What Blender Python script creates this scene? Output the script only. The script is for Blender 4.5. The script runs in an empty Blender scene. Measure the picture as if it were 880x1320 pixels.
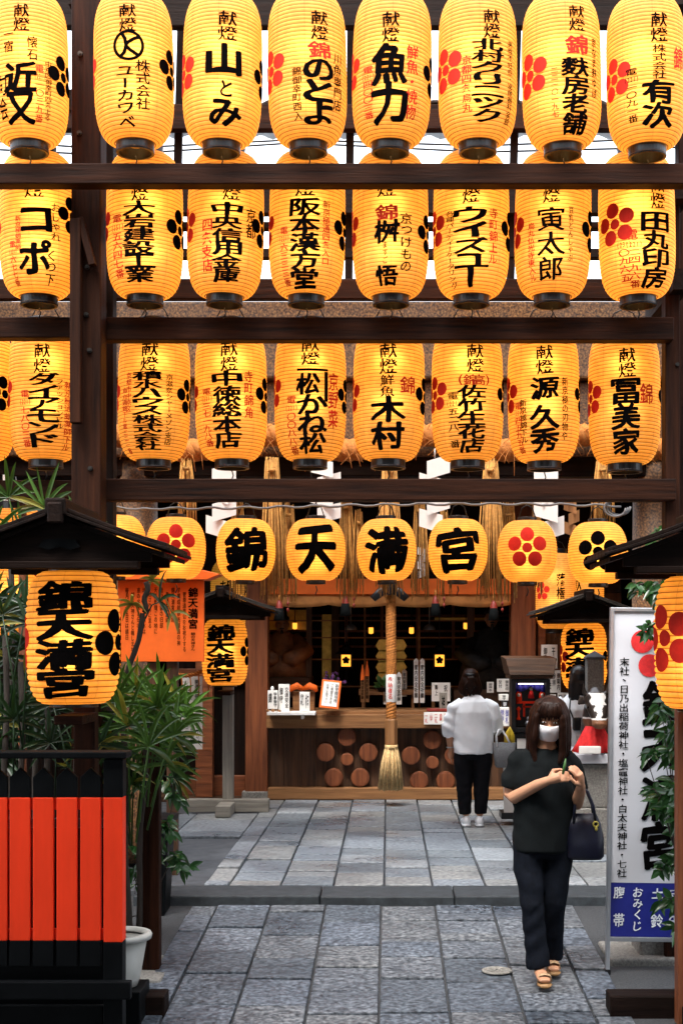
import bpy, bmesh, math, random
from mathutils import Vector, Matrix, noise
C = bpy.context; S = C.scene; COL = S.collection
R = math.radians; PI = math.pi
random.seed(7)

# ------------------------------------------------------------------ camera, sky, sun, exposure
F = 1800.0; CZ = 1.9; HX = 500.0; HY = 830.0          # photograph 880x1320: focal length and principal point in its pixels
cam = bpy.data.cameras.new('camera'); co = bpy.data.objects.new('camera', cam); COL.objects.link(co)
co.location = (0, 0, CZ); co.rotation_euler = (R(90), 0, 0)
cam.sensor_fit = 'VERTICAL'; cam.sensor_height = 36; cam.sensor_width = 24; cam.lens = F/1320*36
cam.shift_x = (440-HX)/1320; cam.shift_y = (HY-660)/1320
cam.clip_start = 0.05; cam.clip_end = 800
S.camera = co
SUN_EL, SUN_AZ = 62, 200
w = bpy.data.worlds.new('World'); S.world = w; w.use_nodes = True
nt = w.node_tree; bg = nt.nodes['Background']
sky = nt.nodes.new('ShaderNodeTexSky'); sky.sky_type = 'NISHITA'; sky.sun_disc = False
sky.sun_elevation = R(SUN_EL); sky.sun_rotation = R(SUN_AZ); sky.air_density = 1.2; sky.dust_density = 6; sky.ozone_density = 1
hs = nt.nodes.new('ShaderNodeHueSaturation'); hs.inputs['Saturation'].default_value = 0.45; nt.links.new(sky.outputs[0], hs.inputs['Color'])
oc = nt.nodes.new('ShaderNodeMix'); oc.data_type = 'RGBA'; oc.blend_type = 'ADD'; oc.inputs[0].default_value = 1.0      # bright even cloud over the clear sky
nt.links.new(hs.outputs[0], oc.inputs[6]); oc.inputs[7].default_value = (4.6, 5.0, 5.5, 1)
nt.links.new(oc.outputs[2], bg.inputs[0]); bg.inputs[1].default_value = 0.15
sun = bpy.data.lights.new('sun', 'SUN'); so = bpy.data.objects.new('sun', sun); COL.objects.link(so)
sun.energy = 1.5; sun.angle = R(25); sun.color = (1, 0.98, 0.95)
so.rotation_euler = (R(90-SUN_EL), 0, R(180-SUN_AZ))
vs = S.view_settings; vs.view_transform = 'Standard'; vs.look = 'None'; vs.exposure = 1.42; vs.gamma = 1; vs.use_curve_mapping = False
cy = S.cycles; cy.use_denoising = True; cy.max_bounces = 6; cy.diffuse_bounces = 4; cy.glossy_bounces = 2
cy.transmission_bounces = 3; cy.transparent_max_bounces = 4; cy.caustics_reflective = False; cy.caustics_refractive = False
cy.sample_clamp_indirect = 4

def W(px, py, Y): return Vector(((px-HX)*Y/F, Y, CZ-(py-HY)*Y/F))
ZU = 0.172                                             # level of the upper court
def gz(Y): return 0.06*(Y-7.86) if 4 < Y < 9.57 else (0.103 if Y >= 9.57 else -0.2316)

# ------------------------------------------------------------------ materials
MATS = {}
def newmat(name):
    m = bpy.data.materials.new(name); m.use_nodes = True; MATS[name] = m
    return m, m.node_tree.nodes, m.node_tree.links, m.node_tree.nodes['Principled BSDF']
def N(nodes, t, **kw):
    n = nodes.new(t)
    for k, v in kw.items(): setattr(n, k, v)
    return n
def ramp(nodes, stops):
    r = nodes.new('ShaderNodeValToRGB'); e = r.color_ramp.elements
    while len(e) < len(stops): e.new(0.5)
    for i, (p, c) in enumerate(stops): e[i].position = p; e[i].color = (*c, 1)
    return r
def mat(name, c, rough=0.6, var=0.25, scale=8, bump=0.15, stretch=(1, 1, 1), c2=None, metal=0, detail=6, spec=0.4, island=0.0, lo=0.3, hi=0.7):
    m, n, l, b = newmat(name)
    tc = N(n, 'ShaderNodeTexCoord'); mp = N(n, 'ShaderNodeMapping'); mp.inputs['Scale'].default_value = stretch
    l.new(tc.outputs['Object'], mp.inputs[0])
    nz = N(n, 'ShaderNodeTexNoise'); nz.inputs['Scale'].default_value = scale; nz.inputs['Detail'].default_value = detail; nz.inputs['Roughness'].default_value = 0.65
    l.new(mp.outputs[0], nz.inputs[0])
    if c2 is None:
        c2 = tuple(min(1, v*(1+var)) for v in c); c1 = tuple(v*(1-var) for v in c)
    else: c1 = c
    rp = ramp(n, [(lo, c1), (hi, c2)]); l.new(nz.outputs[0], rp.inputs[0]); col = rp.outputs[0]
    if island:
        g = N(n, 'ShaderNodeNewGeometry'); mr = N(n, 'ShaderNodeMapRange'); mr.inputs[3].default_value = 1-island; mr.inputs[4].default_value = 1+island
        l.new(g.outputs['Random Per Island'], mr.inputs[0])
        mx = N(n, 'ShaderNodeMix', data_type='RGBA', blend_type='MULTIPLY'); mx.inputs[0].default_value = 1
        l.new(col, mx.inputs[6]); l.new(mr.outputs[0], mx.inputs[7]); col = mx.outputs[2]
    l.new(col, b.inputs['Base Color'])
    b.inputs['Roughness'].default_value = rough; b.inputs['Metallic'].default_value = metal; b.inputs['Specular IOR Level'].default_value = spec
    if bump:
        bp = N(n, 'ShaderNodeBump'); bp.inputs['Strength'].default_value = bump; bp.inputs['Distance'].default_value = 0.01
        l.new(nz.outputs[0], bp.inputs['Height']); l.new(bp.outputs[0], b.inputs['Normal'])
    return m
def wood(name, dark, light, axis='z', rough=0.5, scale=24, spec=0.35):
    st = {'x': (0.06, 1, 1), 'y': (1, 0.06, 1), 'z': (1, 1, 0.06)}[axis]
    return mat(name, dark, rough, scale=scale, stretch=st, c2=light, bump=0.6, detail=10, island=0.18, spec=spec)
for ax in 'xyz':
    wood('rack_'+ax, (0.0022, 0.0009, 0.0005), (0.036, 0.0108, 0.004), ax, 0.65, spec=0.08)
    wood('dark_'+ax, (0.004, 0.0025, 0.002), (0.016, 0.008, 0.0055), ax, 0.65, spec=0.08)
    wood('hall_'+ax, (0.085, 0.023, 0.009), (0.27, 0.082, 0.028), ax, 0.5)
    wood('panel_'+ax, (0.025, 0.014, 0.008), (0.13, 0.06, 0.028), ax, 0.6)
    wood('grey_'+ax, (0.16, 0.145, 0.12), (0.36, 0.33, 0.28), ax, 0.75)
    wood('tan_'+ax, (0.15, 0.062, 0.021), (0.38, 0.18, 0.066), ax, 0.6)
mat('black', (0.008, 0.008, 0.009), 0.35, 0.2, 20, 0.05)
mat('blackpaint', (0.003, 0.0035, 0.004), 0.5, 0.4, 6, 0.1, spec=0.08)
mat('ink', (0.003, 0.0025, 0.0025), 0.9, 0.2, 20, 0, spec=0.0)
mat('redink', (0.55, 0.018, 0.008), 0.7, 0.15, 20, 0, spec=0.12)
mat('whiteink', (0.75, 0.78, 0.82), 0.6, 0.05, 20, 0)
mat('redpaint', (0.88, 0.045, 0.01), 0.5, 0.17, 4, 0.12, (1, 1, 0.2), island=0.06, spec=0.2)
mat('orangeboard', (0.88, 0.15, 0.012), 0.6, 0.12, 4, 0.1)
mat('asphalt', (0.04, 0.042, 0.045), 0.85, 0.5, 90, 0.5)
mat('concrete', (0.075, 0.08, 0.088), 0.85, 0.35, 7, 0.3, detail=10)
mat('kerbstone', (0.028, 0.033, 0.037), 0.6, 0.5, 12, 0.5, detail=10)
mat('metal', (0.45, 0.47, 0.5), 0.4, 0.12, 10, 0.05, metal=0.8)
mat('cable', (0.13, 0.13, 0.13), 0.5, 0.2, 10, 0)
mat('bronze', (0.05, 0.045, 0.04), 0.35, 0.5, 12, 0.2, metal=0.7)
mat('gold', (0.5, 0.3, 0.06), 0.35, 0.3, 12, 0.1, metal=0.8)
mat('paperwhite', (0.78, 0.76, 0.72), 0.8, 0.06, 10, 0.05)
mat('shidepaper', (0.72, 0.7, 0.66), 0.8, 0.05, 10, 0.05)
mat('straw', (0.45, 0.22, 0.05), 0.8, 0.4, 30, 0.2, island=0.3)
mat('rope', (0.42, 0.15, 0.028), 0.85, 0.35, 60, 0.4, island=0.1)
mat('tassel', (0.62, 0.42, 0.19), 0.85, 0.35, 40, 0.3, island=0.25)
mat('skin', (0.46, 0.23, 0.13), 0.5, 0.06, 10, 0.03)
mat('hairbrown', (0.018, 0.0065, 0.0035), 0.4, 0.6, 30, 0.4, (1, 1, 0.05), island=0.25, spec=0.12)
mat('hairblack', (0.008, 0.006, 0.006), 0.35, 0.5, 30, 0.4, (1, 1, 0.05))
mat('blacktee', (0.004, 0.0055, 0.006), 0.85, 0.3, 14, 0.2, spec=0.12)
mat('navytrousers', (0.0032, 0.0046, 0.0085), 0.85, 0.4, 30, 0.25, spec=0.12)
mat('blacktrousers', (0.006, 0.006, 0.008), 0.8, 0.3, 20, 0.2, spec=0.12)
mat('whiteblouse', (0.88, 0.91, 0.94), 0.8, 0.04, 20, 0.1)
mat('mask', (0.78, 0.76, 0.77), 0.8, 0.04, 20, 0.05)
mat('navybag', (0.003, 0.0038, 0.014), 0.4, 0.3, 20, 0.15)
mat('greybag', (0.2, 0.21, 0.22), 0.9, 0.35, 120, 0.4)
mat('sole', (0.3, 0.16, 0.06), 0.6, 0.2, 20, 0.1)
mat('strapleather', (0.42, 0.27, 0.15), 0.5, 0.2, 20, 0.1)
mat('redleather', (0.25, 0.03, 0.02), 0.4, 0.2, 20, 0.1)
mat('charmgold', (0.3, 0.24, 0.04), 0.5, 0.1, 20, 0.05)
mat('yellow', (0.7, 0.5, 0.03), 0.5, 0.1, 20, 0.05)
mat('potplastic', (0.4, 0.4, 0.37), 0.45, 0.1, 8, 0.03)
mat('stone', (0.2, 0.19, 0.17), 0.85, 0.45, 60, 0.5, detail=8)
mat('signwhite', (0.56, 0.565, 0.6), 0.4, 0.03, 5, 0)
mat('signblue', (0.016, 0.022, 0.2), 0.35, 0.1, 5, 0)
mat('redcloth', (0.65, 0.02, 0.02), 0.8, 0.2, 25, 0.3)
mat('bluecloth', (0.03, 0.03, 0.3), 0.8, 0.3, 25, 0.3)
mat('purple', (0.25, 0.1, 0.35), 0.7, 0.3, 25, 0.1)
mat('cowblack', (0.03, 0.022, 0.018), 0.3, 0.5, 10, 0.2)
mat('statuewood', (0.24, 0.1, 0.045), 0.5, 0.5, 10, 0.3)
mat('statuedark', (0.03, 0.032, 0.034), 0.5, 0.5, 10, 0.3, spec=0.12)
mat('statueface', (0.4, 0.22, 0.13), 0.5, 0.3, 10, 0.2)
mat('rooftile', (0.05, 0.052, 0.055), 0.5, 0.3, 10, 0.2)
mat('rooftin', (0.3, 0.32, 0.34), 0.5, 0.2, 5, 0.1)
mat('bark', (0.025, 0.018, 0.013), 0.9, 0.5, 30, 0.5, (1, 1, 0.2))
mat('valance', (0.5, 0.2, 0.05), 0.7, 0.25, 6, 0.15)
mat('wallplaster', (0.05, 0.042, 0.036), 0.9, 0.3, 6, 0.3)
def leafmat(name, c, rough):
    m = mat(name, c, rough, 0.4, 6, 0.1, island=0.45, spec=0.5)
    n, l = m.node_tree.nodes, m.node_tree.links; b = n['Principled BSDF']
    tr = N(n, 'ShaderNodeBsdfTranslucent'); tr.inputs[0].default_value = (c[0]*1.6, c[1]*1.6, c[2], 1)
    mx = N(n, 'ShaderNodeMixShader'); mx.inputs[0].default_value = 0.3
    l.new(b.outputs[0], mx.inputs[1]); l.new(tr.outputs[0], mx.inputs[2]); l.new(mx.outputs[0], n['Material Output'].inputs[0])
leafmat('palmleaf', (0.05, 0.115, 0.016), 0.35)
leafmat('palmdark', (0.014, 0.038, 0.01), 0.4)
leafmat('palmyellow', (0.22, 0.2, 0.03), 0.4)
leafmat('shrubleaf', (0.025, 0.075, 0.022), 0.22)
leafmat('vineleaf', (0.06, 0.16, 0.04), 0.4)
def speckled(name, a, b2, c3, sc, rough=0.75, island=0.0, bumpd=0.006, patch=1.3):
    m, n, l, b = newmat(name)
    tc = N(n, 'ShaderNodeTexCoord')
    n1 = N(n, 'ShaderNodeTexNoise'); n1.inputs['Scale'].default_value = sc; n1.inputs['Detail'].default_value = 3; l.new(tc.outputs['Object'], n1.inputs[0])
    n2 = N(n, 'ShaderNodeTexNoise'); n2.inputs['Scale'].default_value = patch; n2.inputs['Detail'].default_value = 8; n2.inputs['Roughness'].default_value = 0.6; l.new(tc.outputs['Object'], n2.inputs[0])
    r1 = ramp(n, [(0.32, a), (0.5, b2), (0.72, c3)]); l.new(n1.outputs[0], r1.inputs[0])
    r2 = ramp(n, [(0.3, (0.55, 0.58, 0.62)), (0.7, (1.2, 1.19, 1.16))]); l.new(n2.outputs[0], r2.inputs[0])
    mx = N(n, 'ShaderNodeMix', data_type='RGBA', blend_type='MULTIPLY'); mx.inputs[0].default_value = 1
    l.new(r1.outputs[0], mx.inputs[6]); l.new(r2.outputs[0], mx.inputs[7]); col = mx.outputs[2]
    if island:
        g = N(n, 'ShaderNodeNewGeometry')
        r3 = ramp(n, [(0.0, (1-island, 1-island*0.9, 1-island*0.85)), (0.5, (1.0, 1.03, 1.08)), (0.75, (1.1, 1.02, 0.92)), (1.0, (1+island, 1+island, 1+island))])
        l.new(g.outputs['Random Per Island'], r3.inputs[0])
        m2 = N(n, 'ShaderNodeMix', data_type='RGBA', blend_type='MULTIPLY'); m2.inputs[0].default_value = 1
        l.new(col, m2.inputs[6]); l.new(r3.outputs[0], m2.inputs[7]); col = m2.outputs[2]
    l.new(col, b.inputs['Base Color']); b.inputs['Specular IOR Level'].default_value = 0.5
    rr = ramp(n, [(0.35, (rough-0.25,)*3), (0.65, (rough+0.1,)*3)]); l.new(n2.outputs[0], rr.inputs[0]); l.new(rr.outputs[0], b.inputs['Roughness'])
    n3 = N(n, 'ShaderNodeTexNoise'); n3.inputs['Scale'].default_value = sc*0.35; n3.inputs['Detail'].default_value = 6; l.new(tc.outputs['Object'], n3.inputs[0])
    bp = N(n, 'ShaderNodeBump'); bp.inputs['Strength'].default_value = 0.7; bp.inputs['Distance'].default_value = bumpd
    l.new(n3.outputs[0], bp.inputs['Height']); l.new(bp.outputs[0], b.inputs['Normal'])
    return m
speckled('granite', (0.014, 0.0055, 0.0016), (0.105, 0.043, 0.0115), (0.26, 0.125, 0.04), 60)  # brown stone, made warmer to carry the lanterns' glow in its colour
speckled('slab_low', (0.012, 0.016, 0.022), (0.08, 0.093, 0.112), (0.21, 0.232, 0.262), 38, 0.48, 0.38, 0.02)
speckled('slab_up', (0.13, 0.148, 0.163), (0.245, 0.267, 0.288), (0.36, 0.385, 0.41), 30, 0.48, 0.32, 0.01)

def papermat(name, diff, trans, em, es, rib=False):
    m, n, l, b = newmat(name); n.remove(b); out = n['Material Output']
    tc = N(n, 'ShaderNodeTexCoord')
    nz = N(n, 'ShaderNodeTexNoise'); nz.inputs['Scale'].default_value = 22; nz.inputs['Detail'].default_value = 5; l.new(tc.outputs['Object'], nz.inputs[0])
    sp = N(n, 'ShaderNodeSeparateXYZ'); l.new(tc.outputs['Object'], sp.inputs[0])
    at = N(n, 'ShaderNodeMath', operation='ARCTAN2'); l.new(sp.outputs[0], at.inputs[0]); l.new(sp.outputs[1], at.inputs[1])
    ml = N(n, 'ShaderNodeMath', operation='MULTIPLY'); ml.inputs[1].default_value = 8/(2*PI); l.new(at.outputs[0], ml.inputs[0])
    fr = N(n, 'ShaderNodeMath', operation='PINGPONG'); fr.inputs[1].default_value = 0.5; l.new(ml.outputs[0], fr.inputs[0])
    lt = N(n, 'ShaderNodeMath', operation='LESS_THAN'); lt.inputs[1].default_value = 0.02; l.new(fr.outputs[0], lt.inputs[0])
    mr = N(n, 'ShaderNodeMapRange'); mr.inputs[1].default_value = 0.3; mr.inputs[2].default_value = 0.7; mr.inputs[3].default_value = 0.82; mr.inputs[4].default_value = 1.08; l.new(nz.outputs[0], mr.inputs[0])
    sm = N(n, 'ShaderNodeMath', operation='MULTIPLY_ADD'); sm.inputs[1].default_value = -0.16; l.new(lt.outputs[0], sm.inputs[0]); l.new(mr.outputs[0], sm.inputs[2])
    oi = N(n, 'ShaderNodeObjectInfo'); orr = N(n, 'ShaderNodeMapRange'); orr.inputs[3].default_value = 0.86; orr.inputs[4].default_value = 1.06; l.new(oi.outputs['Random'], orr.inputs[0])
    st = N(n, 'ShaderNodeTexNoise'); st.inputs['Scale'].default_value = 3.5; st.inputs['Detail'].default_value = 4; l.new(tc.outputs['Object'], st.inputs[0])
    str_ = N(n, 'ShaderNodeMapRange'); str_.inputs[1].default_value = 0.3; str_.inputs[2].default_value = 0.65; str_.inputs[3].default_value = 0.84; str_.inputs[4].default_value = 1.04; l.new(st.outputs[0], str_.inputs[0])
    m1 = N(n, 'ShaderNodeMath', operation='MULTIPLY'); l.new(sm.outputs[0], m1.inputs[0]); l.new(orr.outputs[0], m1.inputs[1])
    m2 = N(n, 'ShaderNodeMath', operation='MULTIPLY'); l.new(m1.outputs[0], m2.inputs[0]); l.new(str_.outputs[0], m2.inputs[1]); sm = m2
    def tint(c):
        mx = N(n, 'ShaderNodeMix', data_type='RGBA', blend_type='MULTIPLY'); mx.inputs[0].default_value = 1
        mx.inputs[6].default_value = (*c, 1); l.new(sm.outputs[0], mx.inputs[7]); return mx.outputs[2]
    df = N(n, 'ShaderNodeBsdfPrincipled'); l.new(tint(diff), df.inputs[0])      # oiled paper: part of the bulb's light comes straight through
    df.inputs['Transmission Weight'].default_value = 0.45; df.inputs['Roughness'].default_value = 0.8; df.inputs['IOR'].default_value = 1.4; df.inputs['Specular IOR Level'].default_value = 0.2
    tr = N(n, 'ShaderNodeBsdfTranslucent'); l.new(tint(trans), tr.inputs[0])
    ad = N(n, 'ShaderNodeAddShader'); l.new(df.outputs[0], ad.inputs[0]); l.new(tr.outputs[0], ad.inputs[1])
    last = ad
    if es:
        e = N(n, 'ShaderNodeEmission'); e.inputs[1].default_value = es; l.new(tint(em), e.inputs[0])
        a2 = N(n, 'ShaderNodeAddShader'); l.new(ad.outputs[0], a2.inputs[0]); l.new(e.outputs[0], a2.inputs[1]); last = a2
    l.new(last.outputs[0], out.inputs[0])
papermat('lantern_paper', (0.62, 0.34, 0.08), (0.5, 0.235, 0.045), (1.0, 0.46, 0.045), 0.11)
papermat('lantern_rib', (0.3, 0.12, 0.02), (0.16, 0.05, 0.006), (1.0, 0.33, 0.03), 0.0)
def emat(name, c, s):
    m, n, l, b = newmat(name)
    b.inputs['Base Color'].default_value = (*c, 1); b.inputs['Emission Color'].default_value = (*c, 1); b.inputs['Emission Strength'].default_value = s
emat('lampglow', (1.0, 0.36, 0.035), 0.8)

# ------------------------------------------------------------------ mesh helpers
class MB:
    def __init__(self): self.v = []; self.f = []; self.m = []; self.s = []
    def add(self, vs, fs, mi=0, smooth=False):
        o = len(self.v); self.v += [tuple(x) for x in vs]
        for f in fs: self.f.append([i+o for i in f]); self.m.append(mi); self.s.append(smooth)
        return self
    def box(self, lo, hi, mi=0, rot=None, piv=None):
        x0, y0, z0 = lo; x1, y1, z1 = hi
        p = [Vector(q) for q in ((x0,y0,z0),(x1,y0,z0),(x1,y1,z0),(x0,y1,z0),(x0,y0,z1),(x1,y0,z1),(x1,y1,z1),(x0,y1,z1))]
        if rot is not None:
            c = Vector(piv) if piv is not None else (p[0]+p[6])/2
            p = [c+rot@(q-c) for q in p]
        return self.add(p, [(0,3,2,1),(4,5,6,7),(0,1,5,4),(1,2,6,5),(2,3,7,6),(3,0,4,7)], mi)
    def cbox(self, c, s, mi=0, rot=None):
        return self.box([c[i]-s[i]/2 for i in range(3)], [c[i]+s[i]/2 for i in range(3)], mi, rot)
    def bar(self, a, b, wd, th, mi=0, up=(0, 0, 1)):       # square bar from a to b; wd across, th along up
        a = Vector(a); b = Vector(b); d = (b-a).normalized(); u = Vector(up); sdir = d.cross(u)
        if sdir.length < 1e-4: sdir = d.cross(Vector((0, 1, 0)))
        sdir.normalize(); u = sdir.cross(d)
        p = []
        for q in (a, b):
            for sx, sy in ((-1,-1),(1,-1),(1,1),(-1,1)): p.append(q+sdir*(sx*wd/2)+u*(sy*th/2))
        return self.add(p, [(0,1,2,3),(7,6,5,4),(0,4,5,1),(1,5,6,2),(2,6,7,3),(3,7,4,0)], mi)
    def tube(self, pts, rad, n=8, mi=0, smooth=True, cap=True, rr=None):   # rr: list of (rx, ry) with x across, y along 'up' frame
        pts = [Vector(p) for p in pts]; k = len(pts)
        if not isinstance(rad, (list, tuple)): rad = [rad]*k
        vs, fs = [], []; prev = None
        for i, p in enumerate(pts):
            d = (pts[min(i+1, k-1)]-pts[max(i-1, 0)]).normalized()
            if prev is None:
                ref = Vector((0, 1, 0)) if abs(d.y) < 0.9 else Vector((0, 0, 1))
                u = d.cross(ref).normalized()
            else:
                u = (prev-d*prev.dot(d)).normalized()
            prev = u; v2 = d.cross(u)
            a, b = rad[i] if isinstance(rad[i], tuple) else (rad[i], rad[i])
            for j in range(n):
                t = 2*PI*j/n; vs.append(p+u*(a*math.cos(t))+v2*(b*math.sin(t)))
        for i in range(k-1):
            for j in range(n):
                fs.append((i*n+j, i*n+(j+1) % n, (i+1)*n+(j+1) % n, (i+1)*n+j))
        if cap: fs += [tuple(range(n))[::-1], tuple((k-1)*n+j for j in range(n))]
        return self.add(vs, fs, mi, smooth)
    def lathe(self, prof, c=(0, 0, 0), n=24, mi=0, smooth=True, cap=True, mis=None):
        vs = [(c[0]+r*math.cos(2*PI*j/n), c[1]+r*math.sin(2*PI*j/n), c[2]+z) for r, z in prof for j in range(n)]
        o = len(self.v); self.v += vs
        for i in range(len(prof)-1):
            for j in range(n):
                self.f.append([o+q for q in (i*n+j, i*n+(j+1) % n, (i+1)*n+(j+1) % n, (i+1)*n+j)]); self.m.append(mis[i] if mis else mi); self.s.append(smooth)
        if cap:
            for r0 in (0, len(prof)-1):
                if prof[r0][0] > 1e-5: self.f.append([o+r0*n+j for j in range(n)]); self.m.append(mi); self.s.append(False)
        return self
    def ball(self, c, r, mi=0, n=12, k=8):
        rx, ry, rz = r if isinstance(r, (tuple, list)) else (r, r, r)
        vs = [(c[0], c[1], c[2]-rz)]; fs = []
        for i in range(1, k):
            a = -PI/2+PI*i/k
            for j in range(n): vs.append((c[0]+rx*math.cos(a)*math.cos(2*PI*j/n), c[1]+ry*math.cos(a)*math.sin(2*PI*j/n), c[2]+rz*math.sin(a)))
        vs.append((c[0], c[1], c[2]+rz)); t = len(vs)-1
        for j in range(n):
            fs.append((0, 1+(j+1) % n, 1+j)); fs.append((t, 1+(k-2)*n+j, 1+(k-2)*n+(j+1) % n))
            for i in range(k-2): fs.append((1+i*n+j, 1+i*n+(j+1) % n, 1+(i+1)*n+(j+1) % n, 1+(i+1)*n+j))
        return self.add(vs, fs, mi, True)
    def prism(self, poly, y0, y1, mi=0):                    # outline in (x, z), extruded from y0 to y1
        n = len(poly); vs = [(x, y0, z) for x, z in poly]+[(x, y1, z) for x, z in poly]
        fs = [tuple(range(n)), tuple(range(2*n-1, n-1, -1))]+[(i, n+i, n+(i+1) % n, (i+1) % n) for i in range(n)]
        return self.add(vs, fs, mi)
    def build(self, name, mats, parent=None, bevel=0, local=False):
        off = Vector((0, 0, 0))
        if parent is not None and not local:
            p = parent
            while p is not None: off += p.location; p = p.parent
        me = bpy.data.meshes.new(name)
        me.from_pydata([(x-off.x, y-off.y, z-off.z) for x, y, z in self.v], [], self.f)
        for m in (mats if isinstance(mats, (list, tuple)) else [mats]): me.materials.append(MATS[m])
        me.polygons.foreach_set('material_index', self.m); me.polygons.foreach_set('use_smooth', self.s)
        bm = bmesh.new(); bm.from_mesh(me); bmesh.ops.recalc_face_normals(bm, faces=bm.faces); bm.to_mesh(me); bm.free()
        me.update()
        return link(name, me, parent, bevel)
def each(mb, name, mats, parent, bevel=0):
    """every loose piece of mb as a part of its own"""
    p = list(range(len(mb.v)))
    def find(i):
        while p[i] != i: p[i] = p[p[i]]; i = p[i]
        return i
    for f in mb.f:
        for i in f[1:]: p[find(i)] = find(f[0])
    gr = {}
    for f, m, s in zip(mb.f, mb.m, mb.s): gr.setdefault(find(f[0]), []).append((f, m, s))
    for g in gr.values():
        q = MB(); ix = {}
        for f, m, s in g:
            for i in f:
                if i not in ix: ix[i] = len(q.v); q.v.append(mb.v[i])
            q.f.append([ix[i] for i in f]); q.m.append(m); q.s.append(s)
        q.build(name, mats, parent, bevel)
def link(name, me, parent=None, bevel=0):
    o = bpy.data.objects.new(name, me); COL.objects.link(o); o.parent = parent
    if bevel:
        b = o.modifiers.new('b', 'BEVEL'); b.width = bevel; b.segments = 2; b.limit_method = 'ANGLE'; b.angle_limit = R(40)
    return o
def thing(name, loc, label, cat, group=None):
    o = bpy.data.objects.new(name, None); COL.objects.link(o); o.location = loc; o.empty_display_size = 0.1
    o['label'] = label; o['category'] = cat
    if group: o['group'] = group
    return o
def tag(o, label, cat, group=None):
    o['label'] = label; o['category'] = cat
    if group: o['group'] = group
    return o
def kind(o, k): o['kind'] = k; return o
def single(name, mb, mats, label, cat, group=None, bevel=0, loc=None):
    """a thing that is one mesh, with its origin at its base"""
    if loc is None:
        xs = [v[0] for v in mb.v]; ys = [v[1] for v in mb.v]; zs = [v[2] for v in mb.v]
        loc = ((min(xs)+max(xs))/2, (min(ys)+max(ys))/2, min(zs))
    mb.v = [(x-loc[0], y-loc[1], z-loc[2]) for x, y, z in mb.v]
    o = mb.build(name, mats, None, bevel); o.location = loc
    return tag(o, label, cat, group)

# ------------------------------------------------------------------ lettering: glyph outlines of Blender's built-in font, as meshes
GL = {}
def glyph(ch, bold):
    k = ch
    if k not in GL:
        c = bpy.data.curves.new('g', 'FONT'); c.body = ch; c.resolution_u = 3; c.offset = 0.006
        o = bpy.data.objects.new('g', c); COL.objects.link(o)
        dg = C.evaluated_depsgraph_get(); dg.update()
        m = bpy.data.meshes.new_from_object(o.evaluated_get(dg))
        vs = [(v.co.x, v.co.y) for v in m.vertices]; fs = [tuple(p.vertices) for p in m.polygons]
        bpy.data.objects.remove(o); bpy.data.curves.remove(c); bpy.data.meshes.remove(m)
        x0 = min(v[0] for v in vs); x1 = max(v[0] for v in vs); y0 = min(v[1] for v in vs); y1 = max(v[1] for v in vs)
        cx, cyy = (x0+x1)/2, (y0+y1)/2
        GL[k] = ([(x-cx, y-cyy) for x, y in vs], fs, x1-x0, y1-y0)
    return GL[k]
def tokens(t):
    out = []; i = 0
    while i < len(t):
        if t[i] == '(':
            j = t.index(')', i); out.append(t[i:j+1]); i = j+1
        else: out.append(t[i]); i += 1
    return out
def put(bm, ch, cx, cy, wd, ht, bold, brush=0.0, fill=False):
    """one character (or a bracketed token squeezed into one cell) centred at cx, cy"""
    if len(ch) > 1:
        n = len(ch); 
        for i, c in enumerate(ch):
            put(bm, c, cx+(i-(n-1)/2)*wd/n*1.25, cy, wd/n*1.9, ht*0.85, bold, 0)
        return
    vs, fs, gw, gh = glyph(ch, bold)
    rot = ch in 'ー-'
    sx, sy = wd, ht
    if fill: sx, sy = wd/max(gw, 0.68), ht/max(gh, 0.72)
    sd = random.uniform(-50, 50)
    bold *= min(1.0, (165/len(vs))**0.6)      # dense characters are written with a finer brush
    offs = [(0, 0)]
    if bold >= 0.016 and len(vs) < 900: offs = [(bold*math.cos(q*PI/3+.3), 0.8*bold*math.sin(q*PI/3+.3)) for q in range(6)]
    elif bold > 0: offs = [(bold, 0.3*bold), (-bold*0.7, -0.5*bold), (-bold*.2, bold*.6)]
    for oi, (ox, oy) in enumerate(offs):
      vv = []
      for x, y in vs:
        x += ox; y += oy
        if rot: x, y = y, -x
        if brush:
            nx = noise.noise(Vector((x*2.2+sd, y*2.2, 0))); ny = noise.noise(Vector((x*2.2, y*2.2+sd, 7)))
            x2 = x+brush*nx; y2 = y+brush*ny+brush*0.9*x-brush*0.5*x*x
            x, y = x2, y2
        vv.append(bm.verts.new((cx+x*sx, cy+y*sy, oi*0.00012)))
      for f in fs:
        try: bm.faces.new([vv[i] for i in f])
        except ValueError: pass
def disc(bm, cx, cy, r, n=20, sy=1):
    bm.faces.new([bm.verts.new((cx+r*math.cos(2*PI*i/n), cy+r*sy*math.sin(2*PI*i/n), 0)) for i in range(n)])
def crest(bm, cx, cy, r, rot=0):
    """five round petals about a small round heart; r is the whole crest's radius"""
    for i in range(5):
        a = PI/2+rot+i*2*PI/5
        disc(bm, cx+0.64*r*math.cos(a), cy+0.64*r*math.sin(a), 0.345*r)
    disc(bm, cx, cy, 0.235*r)
def grid_cut(bm, dx, dy):
    if not bm.verts: return
    xs = [v.co.x for v in bm.verts]; ys = [v.co.y for v in bm.verts]
    for lo, hi, st, ax in ((min(xs), max(xs), dx, 0), (min(ys), max(ys), dy, 1)):
        if not st: continue
        k = math.ceil(lo/st)
        while k*st < hi:
            co = [0, 0, 0]; no = [0, 0, 0]; co[ax] = k*st; no[ax] = 1
            bmesh.ops.bisect_plane(bm, geom=bm.verts[:]+bm.edges[:]+bm.faces[:], plane_co=co, plane_no=no, dist=1e-6)
            k += 1
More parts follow.
